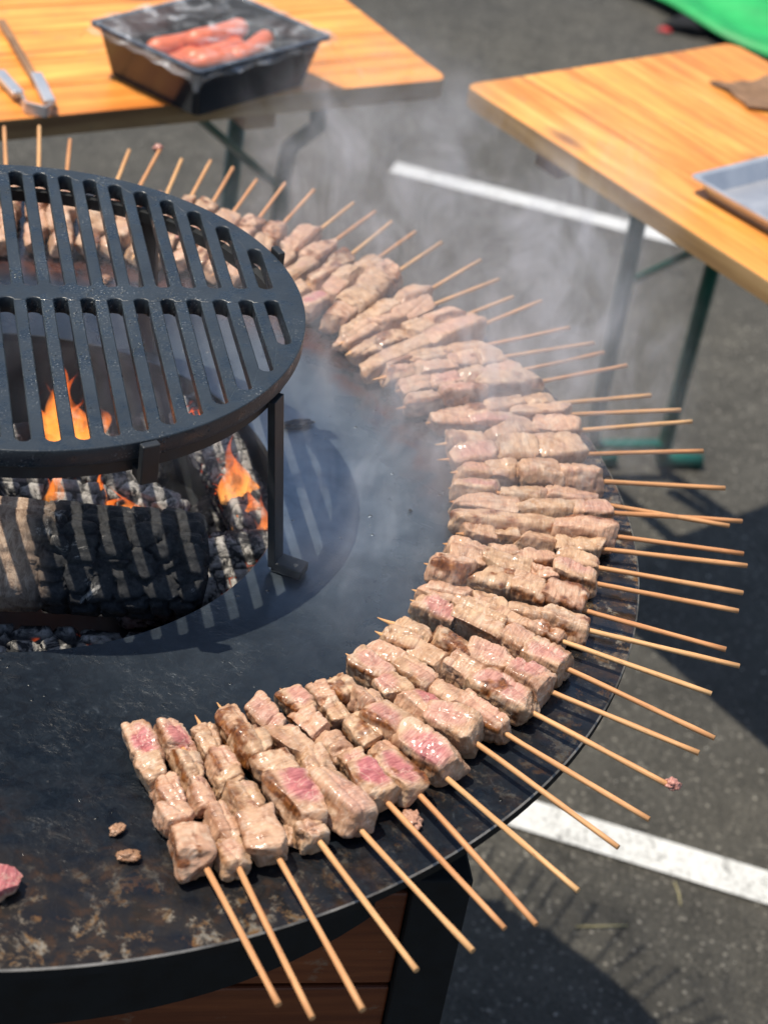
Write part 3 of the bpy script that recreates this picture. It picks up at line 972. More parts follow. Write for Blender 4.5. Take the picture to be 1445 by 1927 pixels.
def flame(p, h, w_, seed, lean=(0, 0), label='', name='flame', flat=0.4, az=0.0):
    n, m = 22, 14
    r_ = random.Random(seed)
    V = []; hh = []; F = []
    for tg_ in range(4):
        s0 = (1.0, .72, .6, .45)[tg_]
        ox = w_ * (0, -.55, .5, .1)[tg_]; hh_ = h * (1.0, .62, .74, .4)[tg_]; ww = w_ * (.62, .42, .40, .6)[tg_]
        ph = r_.uniform(0, 6); b0 = len(V)
        for i in range(n):
            t = i / (n - 1)
            rad_ = ww * (math.sin(PI * min(1, (t * 0.80 + 0.16)) ** 0.75) ** 0.9) * (1 - t) ** 0.7 + 0.0002
            cx = ox * (1 - .5 * t) + lean[0] * t + 0.45 * w_ * math.sin(t * 5.5 + ph) * t
            cy = lean[1] * t + 0.25 * w_ * math.sin(t * 5 + ph * 1.3) * t
            for j in range(m):
                a_ = 2 * PI * j / m
                wob = 1 + 0.22 * math.sin(2 * a_ + 4 * t + ph) + 0.12 * math.sin(3 * a_ - 7 * t + ph)
                V.append((cx + rad_ * wob * math.cos(a_), cy + rad_ * wob * flat * math.sin(a_), hh_ * t)); hh.append(t)
        F += [(b0 + i * m + j, b0 + i * m + (j + 1) % m, b0 + (i + 1) * m + (j + 1) % m, b0 + (i + 1) * m + j) for i in range(n - 1) for j in range(m)]
    me = pydata('flame', V, F, True)
    at = me.attributes.new('height', 'FLOAT', 'POINT'); at.data.foreach_set('value', hh)
    o = link(name, me, M['flame'], None, p, (0, 0, az))
    return tag(o, label, 'flame', 'flames in the fire pit')


FL = [((-0.270, 1.345, Z - 0.060), 0.088, 0.036, (0.004, 0), 'largest orange flame, seen through the grate slots near the left photo edge'),
      ((-0.282, 1.362, Z - 0.055), 0.078, 0.024, (-0.012, 0), 'thin flame tongue beside the largest flame under the grate'),
      ((-0.118, 1.300, Z - 0.045), 0.070, 0.021, (-0.014, 0), 'orange flame licking up beside the stand leg'),
      ((-0.110, 1.285, Z - 0.060), 0.044, 0.014, (0.003, 0), 'small flame at the foot of the slanting scaly log'),
      ((-0.096, 1.262, Z - 0.065), 0.058, 0.014, (0.003, 0.0), 'small bright flame right of the stand leg, against the pit wall'),
      ((-0.196, 1.250, Z - 0.048), 0.030, 0.024, (-0.014, 0), 'low wide flame on the log behind the charred end'),
      ((-0.262, 1.238, Z - 0.040), 0.056, 0.010, (0.003, 0), 'thin tall flame rising in front of the grate, above the brown bark'),
      ((-0.228, 1.262, Z - 0.045), 0.040, 0.007, (0.001, 0), 'faint thin flame behind the pale log'),
      ((-0.222, 1.110, Z - 0.100), 0.034, 0.018, (-0.008, 0), 'dull red flame low under the thick log near the front rim'),
      ((-0.150, 1.245, Z - 0.050), 0.022, 0.007, (0.004, 0), 'small flame between the charred end and the glowing log')]
for i, (p_, h_, w_, ln_, lb) in enumerate(FL):
    flame(p_, h_, w_, 100 + i, ln_, lb, az=rng.uniform(-.5, .5))

# ------------------------------------------------------------------ meat skewers
# handle angle, inner angle (deg), r of handle end, r outer end of meat, r inner end of meat
SK = [(-59.9,-60.6,.562,.449,.321),(-58.4,-55.9,.577,.456,.324),(-55.4,-52.9,.582,.453,.333),(-51.0,-49.3,.570,.455,.328),(-47.4,-45.4,.574,.455,.331),
(-44.3,-41.1,.571,.446,.331),(-42.2,-37.4,.580,.451,.340),(-38.0,-34.9,.577,.452,.343),(-32.7,-30.0,.572,.445,.336),(-29.8,-26.8,.573,.455,.340),
(-25.3,-23.8,.572,.460,.338),(-21.3,-21.1,.574,.461,.338),(-18.6,-15.5,.579,.464,.343),(-14.2,-13.3,.565,.451,.341),(-10.4,-12.2,.579,.463,.347),
(-8.9,-7.2,.567,.456,.341),(-3.4,-4.1,.574,.462,.353),(-.8,-1.9,.578,.463,.349),(2.9,.9,.584,.469,.359),(4.7,3.6,.583,.476,.353),
(8.4,7.8,.590,.483,.355),(9.2,10.8,.578,.467,.354),(13.2,14.5,.587,.478,.359),(18.5,17.6,.586,.472,.360),(23.2,21.3,.595,.480,.364),
(25.1,26.4,.593,.487,.361),(28.0,27.6,.577,.478,.369),(32.4,30.8,.582,.478,.351),(34.8,34.9,.574,.476,.356),(37.2,38.6,.575,.475,.354),
(40.2,40.7,.570,.471,.358),(45.2,41.5,.579,.491,.346),(46.6,46.1,.559,.478,.350),(50.3,48.9,.572,.473,.356),(53.3,50.2,.587,.478,.361),
(58.6,53.9,.583,.486,.367),(61.2,58.5,.582,.496,.370),(63.8,61.5,.582,.489,.370),(66.7,64.7,.589,.495,.370),(69.2,67.8,.590,.500,.370),
(73.1,70.9,.590,.485,.370),(76.0,73.8,.587,.485,.370),(79.1,76.6,.577,.489,.372),(81.9,79.6,.591,.495,.367),(84.2,82.7,.596,.492,.369),
(86.7,85.8,.585,.482,.367),(89.7,89.4,.601,.480,.366),(92.2,92.7,.586,.478,.360),(98.2,96.8,.593,.476,.356),(101.3,100.5,.618,.476,.356),(104.6,104.2,.610,.474,.352)]
# chunks from the inner end to the handle: (share, width factor, raw, sear)
CH = {0: [(.26,1.12,.95,.3),(.16,.95,.0,.1),(.20,.98,.12,.5),(.16,1.02,.05,.2),(.30,1.10,.0,.9)],
      1: [(.22,1.08,.75,.35),(.20,1.0,.05,.7),(.20,.98,.15,.2),(.24,.98,.0,.1),(.18,1.0,.25,.15)],
      2: [(.20,1.0,.05,.6),(.20,.98,.15,.5),(.10,1.05,0,.1),(.22,1.0,.1,.3),(.28,1.12,.0,.3)],
      3: [(.20,1.1,.05,.8),(.20,1.12,.05,.8),(.22,1.2,.0,.9),(.28,1.25,.85,.9),(.12,.85,.2,.1)],
      4: [(.22,.95,.35,.2),(.26,1.05,.15,.1),(.22,1.0,.1,.2),(.32,1.25,.3,.1)],
      5: [(.20,1.1,.45,.9),(.24,1.1,.1,.7),(.20,1.0,.1,.1),(.12,.9,.45,.0),(.28,1.28,1.0,.4)],
      6: [(.16,.9,.1,.1),(.18,.9,.1,.1),(.26,1.1,.0,.8),(.14,.9,.2,.2),(.30,1.3,.8,1.0)],
      7: [(.18,1.0,.1,1.0),(.16,.95,.1,.2),(.28,1.05,.5,.6),(.34,1.2,.8,.4)],
      8: [(.28,1.05,.4,.5),(.20,.98,.45,.2),(.24,1.0,.75,.1),(.32,1.1,.4,.1)],
      9: [(.22,1.0,.1,.3),(.26,1.0,.3,.1),(.24,1.0,.0,.6),(.32,1.1,.25,.7)],
      10: [(.22,.95,.1,.4),(.24,.95,.1,.8),(.20,1.0,.1,.3),(.36,1.25,.5,.9)],
      11: [(.24,.95,.1,.5),(.26,1.0,.1,.8),(.28,1.0,.35,.1),(.24,1.1,.55,.1)],
      12: [(.28,1.1,.6,.1),(.30,1.1,.1,.4),(.18,1.0,.2,.2),(.28,1.05,.5,.1)],
      13: [(.22,.9,0,.2),(.24,1.0,0,.9),(.26,.9,0,.5),(.20,.9,0,.8)],
      14: [(.30,.95,0,.2),(.22,.95,.1,.1),(.22,1.0,0,.2),(.28,1.1,.1,.8)],
      15: [(.25,1.2,0,.9),(.3,1.1,0,1.0),(.2,1.0,.05,.4),(.25,1.1,.1,1.0)],
      16: [(.22,.95,.05,.1),(.32,1.05,0,.5),(.18,.9,.05,.5),(.26,1.0,.35,.4)],
      17: [(.26,1.0,.15,.3),(.2,.9,0,.2),(.26,1.0,0,.9),(.26,1.0,.15,.3)],
      18: [(.2,.9,.05,.1),(.18,.85,0,.1),(.28,.9,0,.1),(.32,1.0,0,.1)],
      19: [(.64,1.3,.15,1.0),(.36,1.25,0,.7)],
      20: [(.36,1.05,0,.1),(.34,1.0,0,.1),(.28,1.05,.3,.2)],
      21: [(.30,1.0,.45,.1),(.36,1.0,.15,.1),(.34,1.0,.1,.1)],
      22: [(.22,1.0,.3,.2),(.22,.98,.1,.1),(.26,1.0,.1,.1),(.28,1.0,.15,.2)],
      23: [(.32,1.1,.4,.1),(.32,1.15,.05,.1),(.34,1.15,.1,.1)],
      24: [(.3,1.0,0,.9),(.34,1.1,.05,.6),(.34,1.2,.05,.9)],
      31: [(.52,1.2,.1,.1),(.46,1.3,.25,.1)],
      35: [(.24,1.0,.05,.7),(.3,1.1,0,1.0),(.28,1.2,0,1.0),(.2,1.1,0,.9)],
      36: [(.28,1.1,.75,.3),(.24,1.0,.15,.1),(.22,1.0,0,.1),(.26,1.05,0,.1)],
      }
ORD = ['first', 'second', 'third', 'fourth', 'fifth', 'sixth', 'seventh', 'eighth', 'ninth', 'tenth', 'eleventh', 'twelfth', 'thirteenth', 'fourteenth',
       'fifteenth', 'sixteenth', 'seventeenth', 'eighteenth', 'nineteenth', 'twentieth', 'twenty-first', 'twenty-second', 'twenty-third', 'twenty-fourth', 'twenty-fifth', 'twenty-sixth']
LAB = {0: 'front left end skewer with a bright pink raw patch on its innermost chunk',
       1: 'second skewer from the front left end, innermost chunk with a pink patch',
       2: 'third skewer from the front left end, pale chunks with brown left edges',
       3: 'fourth skewer from the front left end, brown seared side and purple pink outer chunk',
       5: 'sixth skewer from the front left end, outer chunk dark pink all over',
       6: 'seventh skewer from the front left end, outer chunk striped pink with brown seared side',
       7: 'eighth skewer from the front left end, ragged pink outer chunk',
       8: 'ninth skewer from the front left end, ragged pink chunks the whole way',
       10: 'eleventh skewer from the front left end, stick tipped with a pink meat scrap',
       12: 'thirteenth skewer from the front left end, purple pink spot on its innermost chunk',
       15: 'thick skewer with dark brown seared patches, sixteenth from the front left end',
       19: 'skewer with one very long dark brown seared chunk, at the right of the griddle',
       21: 'skewer at the right with a bent stick, three pale pink chunks',
       31: 'skewer of two very large pale chunks, twentieth from the left photo edge behind the grate',
       35: 'brown seared skewer, sixteenth from the left photo edge behind the grate',
       36: 'skewer with pink innermost chunk, fifteenth from the left photo edge behind the grate',
       47: 'skewer under the far edge of the grate, fourth from the left photo edge',
       46: 'skewer behind the grate whose stick end carries a pink scrap'}


def meat_chunk(L, W_, Hh, seed, raw, sear, n=13):
    v, f = cube_sphere(n)
    r_ = np.random.RandomState(seed)
    k = r_.uniform(4.5, 9.0)
    nrm = (np.abs(v) ** k).sum(1) ** (1 / k)
    P = v / nrm[:, None]
    # skewed slab: taper, shear
    tx, ty = r_.uniform(-.16, .16, 2)
    P[:, 1] *= 1 + tx * P[:, 0] + 0.10 * r_.uniform(-1, 1) * P[:, 2]
    P[:, 2] *= 1 + ty * P[:, 0] + r_.uniform(-.13, .13) * P[:, 1]
    P[:, 0] += r_.uniform(-.22, .22) * P[:, 1] + r_.uniform(-.12, .12) * P[:, 2]
    S = np.array([L / 2, W_ / 2, Hh / 2])
    U = P.copy()
    P = P * S
    # knife cuts: flat facets at random angles
    for _ in range(r_.randint(3, 6)):
        nv_ = r_.normal(size=3) * np.array([0.9, 1.0, 0.8]); nv_ /= np.linalg.norm(nv_)
        sup = (P @ nv_).max()
        hh_ = sup * r_.uniform(0.68, 0.90)
        over = np.maximum(0, P @ nv_ - hh_)
        P = P - 0.93 * over[:, None] * nv_
    d = U / np.linalg.norm(U, axis=1)[:, None]
    q = P * 1000
    low = fbm(q / 13.0 + seed * 1.7, seed, 3)
    mid = fbm(q / 5.0 + seed * 2.3, seed + 3, 3)
    fib = vnoise(np.stack([q[:, 0] / 1.5 + 1.1 * mid, q[:, 1] / 9.0, q[:, 2] / 7.0], 1) + seed, seed + 9)
    rdg = 0.5 - np.abs(vnoise(q / 4.2 + seed * 1.1 + 0.5, seed + 5))
    disp = 0.0018 * low + 0.0009 * mid + 0.0006 * rdg + 0.00048 * fib * (np.abs(U[:, 0]) < 0.9)
    # fold creases
    for _ in range(r_.randint(1, 4)):
        a_ = r_.uniform(-.5, .5); x0 = r_.uniform(-.75, .75) * L / 2
        dd = (P[:, 0] - x0 - a_ * P[:, 1] + 0.0012 * mid) / 0.0011
        disp = disp - r_.uniform(.0006, .0019) * np.exp(-dd * dd) * (0.35 + 0.65 * (vnoise(q / 8 + seed, seed + 31) > -0.1))
    if r_.rand() < 0.5:
        y0 = r_.uniform(-.5, .5) * W_ / 2
        dd = (P[:, 1] - y0 - r_.uniform(-.3, .3) * P[:, 0]) / 0.0013
        disp = disp - 0.0011 * np.exp(-dd * dd)
    P = P + d * disp[:, None]
    up_ = sstep(0.45, 0.9, U[:, 2])
    nz = fbm(q / 9 + seed * 3, seed + 41, 3)
    rx, ry = r_.uniform(-.3, .3, 2)
    e = ((U[:, 0] - rx) / 0.95) ** 2 + ((U[:, 1] - ry) / 0.85) ** 2
    rw = raw * (1 - sstep(0.15, 1.25, e + 0.6 * nz)) * (0.25 + 0.75 * up_)
    if raw < 0.2:
        rw = raw * sstep(0.0, 0.5, nz) * 1.5
    # sear: dark crust on one long side (its lower or upper edge) and on patches of the underside
    side = 1 if r_.rand() < 0.25 else -1
    sd_ = sstep(0.55, 0.92, side * U[:, 1])
    zc = r_.choice([-.35, .45, .75, .85])
    band = np.exp(-((U[:, 2] - zc + 0.30 * nz) / 0.30) ** 2)
    sd_ = sstep(0.40, 0.80, side * U[:, 1])
    se = sear * sd_ * band * 1.6 + sear * 0.9 * sstep(0.5, 0.95, -U[:, 2])
    if sear > 0.75:
        se = se + 0.9 * sstep(0.05, 0.40, nz + 0.25 * r_.uniform(-1, 1)) * (sear > 0.995) + 0.45 * sstep(0.25, 0.5, nz) * (0.35 + 0.65 * sstep(0.1, 0.6, 1.0 - U[:, 2]))
    se = se + (0.55 if sear > 0.45 else 0.2) * sstep(0.15, 0.45, fbm(q / 11 + seed * 9, seed + 91, 3)) * sstep(0.2, 0.7, 1.0 - U[:, 2]) * sstep(0.3, 0.8, np.abs(U[:, 1]))
    se = np.clip(se, 0, 1)
    ft = np.clip(sstep(0.15, 0.55, fbm(q / 7 + seed * 7, seed + 77, 2)), 0, 1)
    me = pydata('meat_chunk', P, f, True)
    for nm, dta in (('raw', rw), ('sear', se), ('fat', ft)):
        at = me.attributes.new(nm, 'FLOAT', 'POINT'); at.data.foreach_set('value', np.asarray(dta, dtype=np.float32))
    me.materials.append(M['meat'])
    return me


def stick_mesh(L, bend=0.0, seed=0):
    r_ = random.Random(seed)
    pts = []; rs = []
    N = 14
    b1 = r_.uniform(-1, 1) * 0.0012; b2 = r_.uniform(-1, 1) * 0.0010
    for i in range(N + 1):
        t = i / N
        pts.append((L * t, b1 * math.sin(PI * t) * 1.0 + bend * max(0, t - .55) ** 1.0, b2 * math.sin(PI * t)))
        rs.append(0.00200 * (1 + r_.uniform(-.08, .08)))
    tip = r_.choice([0.002, 0.003, 0.004, 0.010])
    pts.insert(0, (-tip - 0.003, 0, 0)); rs.insert(0, 0.0003)
    pts.insert(1, (-tip * 0.5, 0, 0)); rs.insert(1, 0.0013)
    return MB().tube(pts, rs, 10).mesh('stick')


nsk = len(SK)
for i, (ah, ai, rh, ro_, ri_) in enumerate(SK):
    Ph = Vector((rh * math.cos(R(ah)), rh * math.sin(R(ah)), 0)); Pi = Vector((ri_ * math.cos(R(ai)), ri_ * math.sin(R(ai)), 0))
    d = (Ph - Pi)
    Ltot = d.length
    ang = math.atan2(d.y, d.x)
    if i in LAB:
        lab = LAB[i]
    elif i < 26:
        lab = f'{ORD[i]} meat skewer counted from the front left end of the fanned row'
    else:
        lab = f'{ORD[nsk - 1 - i]} meat skewer counted from the left photo edge behind the grate'
    sk = thing('meat_skewer', lab, 'skewer', (CX + Pi.x, CY + Pi.y, Z), ang, 'meat skewers fanned around the griddle')
    zc = 0.0128
    meatL = (Vector((ro_ * math.cos(R(ah)), ro_ * math.sin(R(ah)), 0)) - Pi).length
    bend = {21: -0.028}.get(i, rng.uniform(-.010, .010))
    st = link('stick', stick_mesh(Ltot, bend, i), M['stick'], sk, (0, 0, zc - 0.0008))
    chs = CH.get(i)
    if chs is None:
        rr = random.Random(1000 + i)
        n_ = rr.choice([3, 3, 4, 4])
        chs = []
        for _ in range(n_):
            chs.append((rr.uniform(.7, 1.3) / n_, rr.uniform(.92, 1.12), max(0, rr.uniform(-.5, .55)) * (1.0 if rr.random() < .6 else .3), rr.choice([.1, .3, .5, .8, .92])))
    tot = sum(c_[0] for c_ in chs)
    # room between the neighbours
    a_here = (ah + ai) / 2
    gl = abs(a_here - (SK[i - 1][0] + SK[i - 1][1]) / 2) if i > 0 else 3.8
    gr_ = abs((SK[i + 1][0] + SK[i + 1][1]) / 2 - a_here) if i < nsk - 1 else 3.8
    gap = R(min(max((gl + gr_) / 2, 2.7), 4.3))
    x = 0.0
    for k, (sh, wf, raw, sear) in enumerate(chs):
        L = meatL * sh / tot
        xm = x + L / 2
        x += L
        rr = ri_ + xm
        W_ = min(max(rr * gap * 0.79, 0.0165), 0.0238) * wf
        sear = max(min(1.0, sear * 1.2 + 0.08), 0.33)
        if i < 3: W_ *= 1.03
        Hh = min(max(W_ * rng.uniform(.90, 1.12), 0.0180), 0.0260)
        n_ = 30 if i < 14 else (22 if i < 26 else 18)
        me = meat_chunk(L * 1.17, W_, Hh, i * 31 + k * 7 + 3, raw, sear, n_)
        rl = rng.uniform(-.32, .32)
        zz = Hh / 2 + 0.0006 + abs(math.sin(rl)) * W_ * 0.10
        o = link('meat_chunk', me, None, sk, (xm, rng.uniform(-.0032, .0032), zz), (rl, rng.uniform(-.06, .06), rng.uniform(-.14, .14)))
        if raw >= 0.7: o['label'] = 'pink half raw chunk'
        elif sear >= 0.95: o['label'] = 'brown seared chunk'
    if i in (10, 46):
        sp_ = link('meat_scrap', lump('meat_scrap', 0.0045, 300 + i, (1, 1, .8), amp=.8, n=8, freq=2.2), M['meat'], sk, (Ltot - 0.001, 0, zc))
        at = sp_.data.attributes.new('raw', 'FLOAT', 'POINT'); at.data.foreach_set('value', [0.55] * len(sp_.data.vertices))
        sp_['label'] = 'pink scrap stuck on the stick end'

# loose bits of meat and charcoal on the plate
def bit(name, x, y, r_, seed, label, mt='meat', raw=0.0, sear=0.2, sq=(1.3, .9, .6), cat='meat scrap', group='scraps lying on the griddle'):
    me = lump(name, r_, seed, sq, amp=.7, n=10, freq=1.9)
    if mt == 'meat':
        for nm, val in (('raw', raw), ('sear', sear), ('fat', 0.3)):
            at = me.attributes.new(nm, 'FLOAT', 'POINT'); at.data.foreach_set('value', [val] * len(me.vertices))
    o = link(name, me, M[mt], None, (x, y, Z + r_ * sq[2] * 0.75), (0, 0, rng.uniform(0, 6)))
    return tag(o, label, cat, group)


bit('meat_scrap', -0.131, 0.859, 0.0042, 401, 'tiny brownish crumb left of the first skewer, the upper of two', sear=.5)
bit('meat_scrap', -0.120, 0.838, 0.0052, 402, 'small brown crumb left of the first skewer, the lower of two', sear=.6)
bit('meat_scrap', 0.051, 0.911, 0.0062, 403, 'small pink meat scrap between two stick handles near the griddle rim', raw=.3)
bit('meat_scrap', -0.022, 0.880, 0.0080, 404, 'ragged pale meat scrap between the third and fourth skewers', raw=.05)
bit('meat_scrap', -0.288, 1.548, 0.0050, 405, 'tiny orange brown crumb seen through the upper grate slots', sear=.7)
raw_me = meat_chunk(0.046, 0.022, 0.012, 978, 1.0, 0.0, 26)
ro2 = link('raw_meat_piece', raw_me, None, None, (-0.199, 0.794, Z + 0.0062), (0.05, -.05, 0.12))
for nm in ('raw',):
    zz_ = np.array([v.co.z for v in raw_me.vertices]); ro2.data.attributes[nm].data.foreach_set('value', (0.15 + 0.8 * sstep(-.003, .003, zz_)).astype(np.float32))
tag(ro2, 'lone pink raw piece of meat at the front left edge of the photo', 'meat')
bit('charcoal_crumb', -0.083, 1.360, 0.0068, 411, 'oblong black charcoal crumb on the griddle right of the stand leg', 'char', sq=(1.9, .8, .4), cat='charcoal')
bit('charcoal_crumb', 0.020, 1.262, 0.0012, 412, 'tiny black crumb on the bare griddle near the right skewers', 'char', cat='charcoal')

# ------------------------------------------------------------------ beer tables
def plank_table(name, label, corner, dlong, dwid, length, width, nb, mt, top, legs_at, group=None):
    """corner: the visible corner, dlong/dwid unit vectors along and across; local x = along, y = across"""
    dl_ = Vector(dlong).normalized(); dw_ = Vector(dwid).normalized()
    t = thing(name, label, 'table', (corner[0], corner[1], 0), math.atan2(dl_.y, dl_.x), group)
    sgn = 1 if (dl_.x * dw_.y - dl_.y * dw_.x) > 0 else -1
    bw_ = width / nb
    rc = 0.016
    th = 0.026
    for k in range(nb):
        y0 = k * bw_ + (0.0 if k == 0 else 0.0004); y1 = (k + 1) * bw_ - (0.0 if k == nb - 1 else 0.0004)
        poly = []
        if k == 0:
            poly += [(rc * (1 - math.sin(a_)), rc * (1 - math.cos(a_))) for a_ in [PI / 2 * j / 5 for j in range(5, -1, -1)]][::-1]
            poly = [(rc - rc * math.sin(PI / 2 * j / 5), rc - rc * math.cos(PI / 2 * j / 5)) for j in range(6)]   # (rc,0) -> (0,rc)
            poly += [(0, y1), (length, y1), (length, y0)]
        elif k == nb - 1:
            poly = [(0, y0)] + [(rc - rc * math.cos(PI / 2 * j / 5), width - rc + rc * math.sin(PI / 2 * j / 5)) for j in range(6)] + [(length, y1), (length, y0)]
        else:
            poly = [(0, y0), (0, y1), (length, y1), (length, y0)]
        poly = [(x, sgn * y) for x, y in poly]
        if sgn > 0: poly = poly[::-1]
        m_ = MB().prism(poly, -th, 0.0, bev=0.0022 if True else 0)
        me = m_.mesh('plank')
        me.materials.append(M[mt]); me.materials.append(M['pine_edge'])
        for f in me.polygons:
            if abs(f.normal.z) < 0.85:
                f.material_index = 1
        me.transform(Matrix.Translation((-length / 2, -sgn * (y0 + y1) / 2, th / 2)))
        link('plank', me, None, t, (length / 2, sgn * (y0 + y1) / 2, top - th / 2))
    for xb in legs_at:
        b_ = MB().box((xb, sgn * width / 2, top - th - 0.0125), (0.045, width - 0.02, 0.022), bev=0.002)
        link('batten', b_.mesh('batten'), M['pine_edge'], t)
    return t, sgn


def leg_frame(t, sgn, xb, width, top, out=1, zb=0.0):
    """folding steel frame of a beer table: two legs, cross bars, splayed foot rail, diagonal brace"""
    fr_ = link('leg_frame', MB().bar((xb, sgn * 0.07, top - 0.056), (xb, sgn * (width - 0.07), top - 0.056), 0.024, 0.024).mesh('leg_frame'), M['green_steel'], t)
    for yy in (0.075, width - 0.075):
        m_ = MB().tube([(xb, sgn * yy, top - 0.05), (xb + out * 0.03, sgn * yy, 0.05), (xb + out * 0.034, sgn * yy, 0.032)], 0.0125, 14)
        link('leg', m_.mesh('leg'), M['green_steel'], fr_)
        ft = MB().tube([(xb + out * 0.034, sgn * yy, 0.034), (xb + out * 0.036, sgn * yy, 0.022), (xb + out * 0.045, sgn * yy, 0.0145), (xb + out * 0.085, sgn * yy, 0.013)], 0.0125, 12)
        link('foot', ft.mesh('foot'), M['green_steel'], fr_)
    m_ = MB().bar((xb + out * 0.028, sgn * 0.075, 0.075), (xb + out * 0.028, sgn * (width - 0.075), 0.075), 0.022, 0.012)
    link('foot_rail', m_.mesh('foot_rail'), M['green_steel'], fr_)
    m_ = MB().bar((xb + out * 0.005, sgn * 0.08, top - 0.115), (xb + out * 0.005, sgn * (width - 0.08), top - 0.115), 0.010, 0.022)
    link('cross_bar', m_.mesh('cross_bar'), M['green_steel'], fr_)
    m_ = MB().bar((xb + out * 0.012, sgn * width / 2, top - 0.20), (xb - out * 0.32 if False else xb + 0.30 * -out * -1 if False else xb + 0.30, sgn * width / 2, top - 0.045), 0.022, 0.008, bev=.001)
    link('brace', m_.mesh('brace'), M['green_steel'], fr_)


TOP = H - 0.10
tl, sl = plank_table('beer_table', 'orange pine beer table at upper left carrying tongs and a black tray', (-0.012, 2.420), (-0.51, -0.36), (-0.36, 0.51), 2.2, 0.50, 6, 'pine_a', TOP, (0.27, 1.9), 'beer tables')
tr_, sr = plank_table('beer_table', 'worn pine beer table at upper right with a steel tray on it', (0.010, 2.410), (0.66, -0.7512), (0.7512, 0.66), 2.2, 0.50, 5, 'pine_b', TOP, (0.17, 1.9), 'beer tables')
def to_local(t, p):
    return Matrix.Rotation(-t.rotation_euler.z, 4, 'Z') @ (Vector(p) - t.location)


def near_frame(t, legs, rails, flat=()):
    """visible folding frame given by points of the place: bent tube legs with their feet, rails and braces"""
    fr_ = None
    for pts in legs:
        m_ = MB().tube([to_local(t, p) for p in pts], 0.0125, 14).mesh('leg')
        if fr_ is None:
            fr_ = link('leg_frame', MB().bar(to_local(t, legs[0][0]), to_local(t, legs[1][0]), 0.024, 0.024).mesh('leg_frame'), M['green_steel'], t)
        link('leg', m_, M['green_steel'], fr_)
    for a, b, w_ in rails:
        link('brace', MB().bar(to_local(t, a), to_local(t, b), w_, 0.008, bev=.001).mesh('brace'), M['green_steel'], fr_)


leg_frame(tl, sl, 1.85, 0.5, TOP, -1)
leg_frame(tr_, sr, 1.85, 0.5, TOP, -1)
zt_ = TOP - 0.055
near_frame(tr_, [[(.275, 2.45, zt_), (.2865, 2.52, H - .30), (.322, 2.74, .035), (.325, 2.755, .016), (.37, 2.77, .013)],
                 [(.409, 2.53, zt_), (.423, 2.621, H - .40), (.446, 2.772, .045), (.450, 2.790, .018), (.470, 2.800, .0135), (.520, 2.812, .013)]],
           [((.318, 2.72, .065), (.442, 2.76, .065), .02), ((.279, 2.48, zt_ - .05), (.413, 2.56, zt_ - .05), .022), ((.322, 2.71, H - .49), (.418, 2.58, H - .335), .026), ((.300, 2.58, H - .30), (.375, 2.56, H - .345), .02), ((.420, 2.60, H - .34), (.47, 2.30, zt_ + .005), .022)])
near_frame(tl, [[(-.300, 2.55, zt_), (-.300, 2.55, .04), (-.300, 2.55, .016)],
                [(-.183, 2.50, zt_), (-.186, 2.54, H - .20), (-.184, 2.53, H - .245), (-.222, 2.555, H - .295), (-.226, 2.56, H - .34), (-.226, 2.57, .016)]],
           [((-.331, 2.36, H - .185), (-.230, 2.516, H - .34), .022), ((-.30, 2.54, H - .22), (-.42, 2.30, zt_ + .004), .022), ((-.30, 2.55, .07), (-.226, 2.57, .07), .02)])

# ------------------------------------------------------------------ things on the tables
def tray_mesh(poly_top, poly_bot, ztop, zbot, lip, wall=0.0018):
    """open rectangular tray from two quads, with an outward lip"""
    b_ = bmesh.new()
    c = Vector((sum(p[0] for p in poly_top) / 4, sum(p[1] for p in poly_top) / 4))
    def ring(poly, z, s_):
        out = []
        n = 4
        for j in range(4):
            p = Vector(poly[j]); pr = Vector(poly[j - 1]); nx = Vector(poly[(j + 1) % 4])
            a = (pr - p).normalized(); b2 = (nx - p).normalized()
            rcn = 0.009
            cc = p + (a + b2) * rcn
            for q in range(5):
                t = q / 4
                e = (p + a * rcn) * (1 - t) ** 2 + p * 2 * t * (1 - t) + (p + b2 * rcn) * t ** 2
                dirv = (e - c)
                e = e + dirv.normalized() * s_
                out.append(b_.verts.new((e.x, e.y, z)))
        return out
    rings = [ring(poly_bot, zbot, 0), ring(poly_top, ztop - 0.002, 0), ring(poly_top, ztop - 0.003, lip), ring(poly_top, ztop, lip), ring(poly_top, ztop + .0005, -wall), ring(poly_bot, zbot + 0.003, -wall)]
    n = len(rings[0])
    for r0, r1 in zip(rings[:-1], rings[1:]):
        for j in range(n):
            b_.faces.new((r0[j], r0[(j + 1) % n], r1[(j + 1) % n], r1[j]))
    b_.faces.new(rings[0]); b_.faces.new(list(reversed(rings[-1])))
    bmesh.ops.recalc_face_normals(b_, faces=b_.faces)
    me = bpy.data.meshes.new('tray'); b_.to_mesh(me); b_.free()
    return me


T1 = [(-0.448, 2.242), (-0.303, 2.146), (-0.173, 2.322), (-0.318, 2.418)]
cT = Vector((-0.3105, 2.282))
T1b = [tuple(cT + (Vector(p) - cT) * 0.86) for p in T1]
tray_o = tag(link('black_tray', tray_mesh(T1, T1b, H - 0.032, TOP + 0.001, 0.010), M['black_plastic']), 'deep black plastic tray of sausages under cling film on the left table', 'tray')
ax = (Vector(T1[2]) - Vector(T1[1])).normalized(); ay = (Vector(T1[0]) - Vector(T1[1])).normalized()
ls = [('long orange sausage lying highest in the black tray', 0.03, 0.035, 0.0, .5), ('orange sausage at the front of the black tray', 0.0, -0.012, -.1, .35),
      ('orange sausage in the middle of the black tray', 0.005, 0.012, .05, .3), ('orange sausage at the back of the black tray', -0.01, 0.058, -.05, .3),
      ('orange sausage by the left wall of the black tray', -0.03, 0.03, .25, .2), ('orange sausage at the right end of the black tray', 0.045, -0.01, .3, .4)]
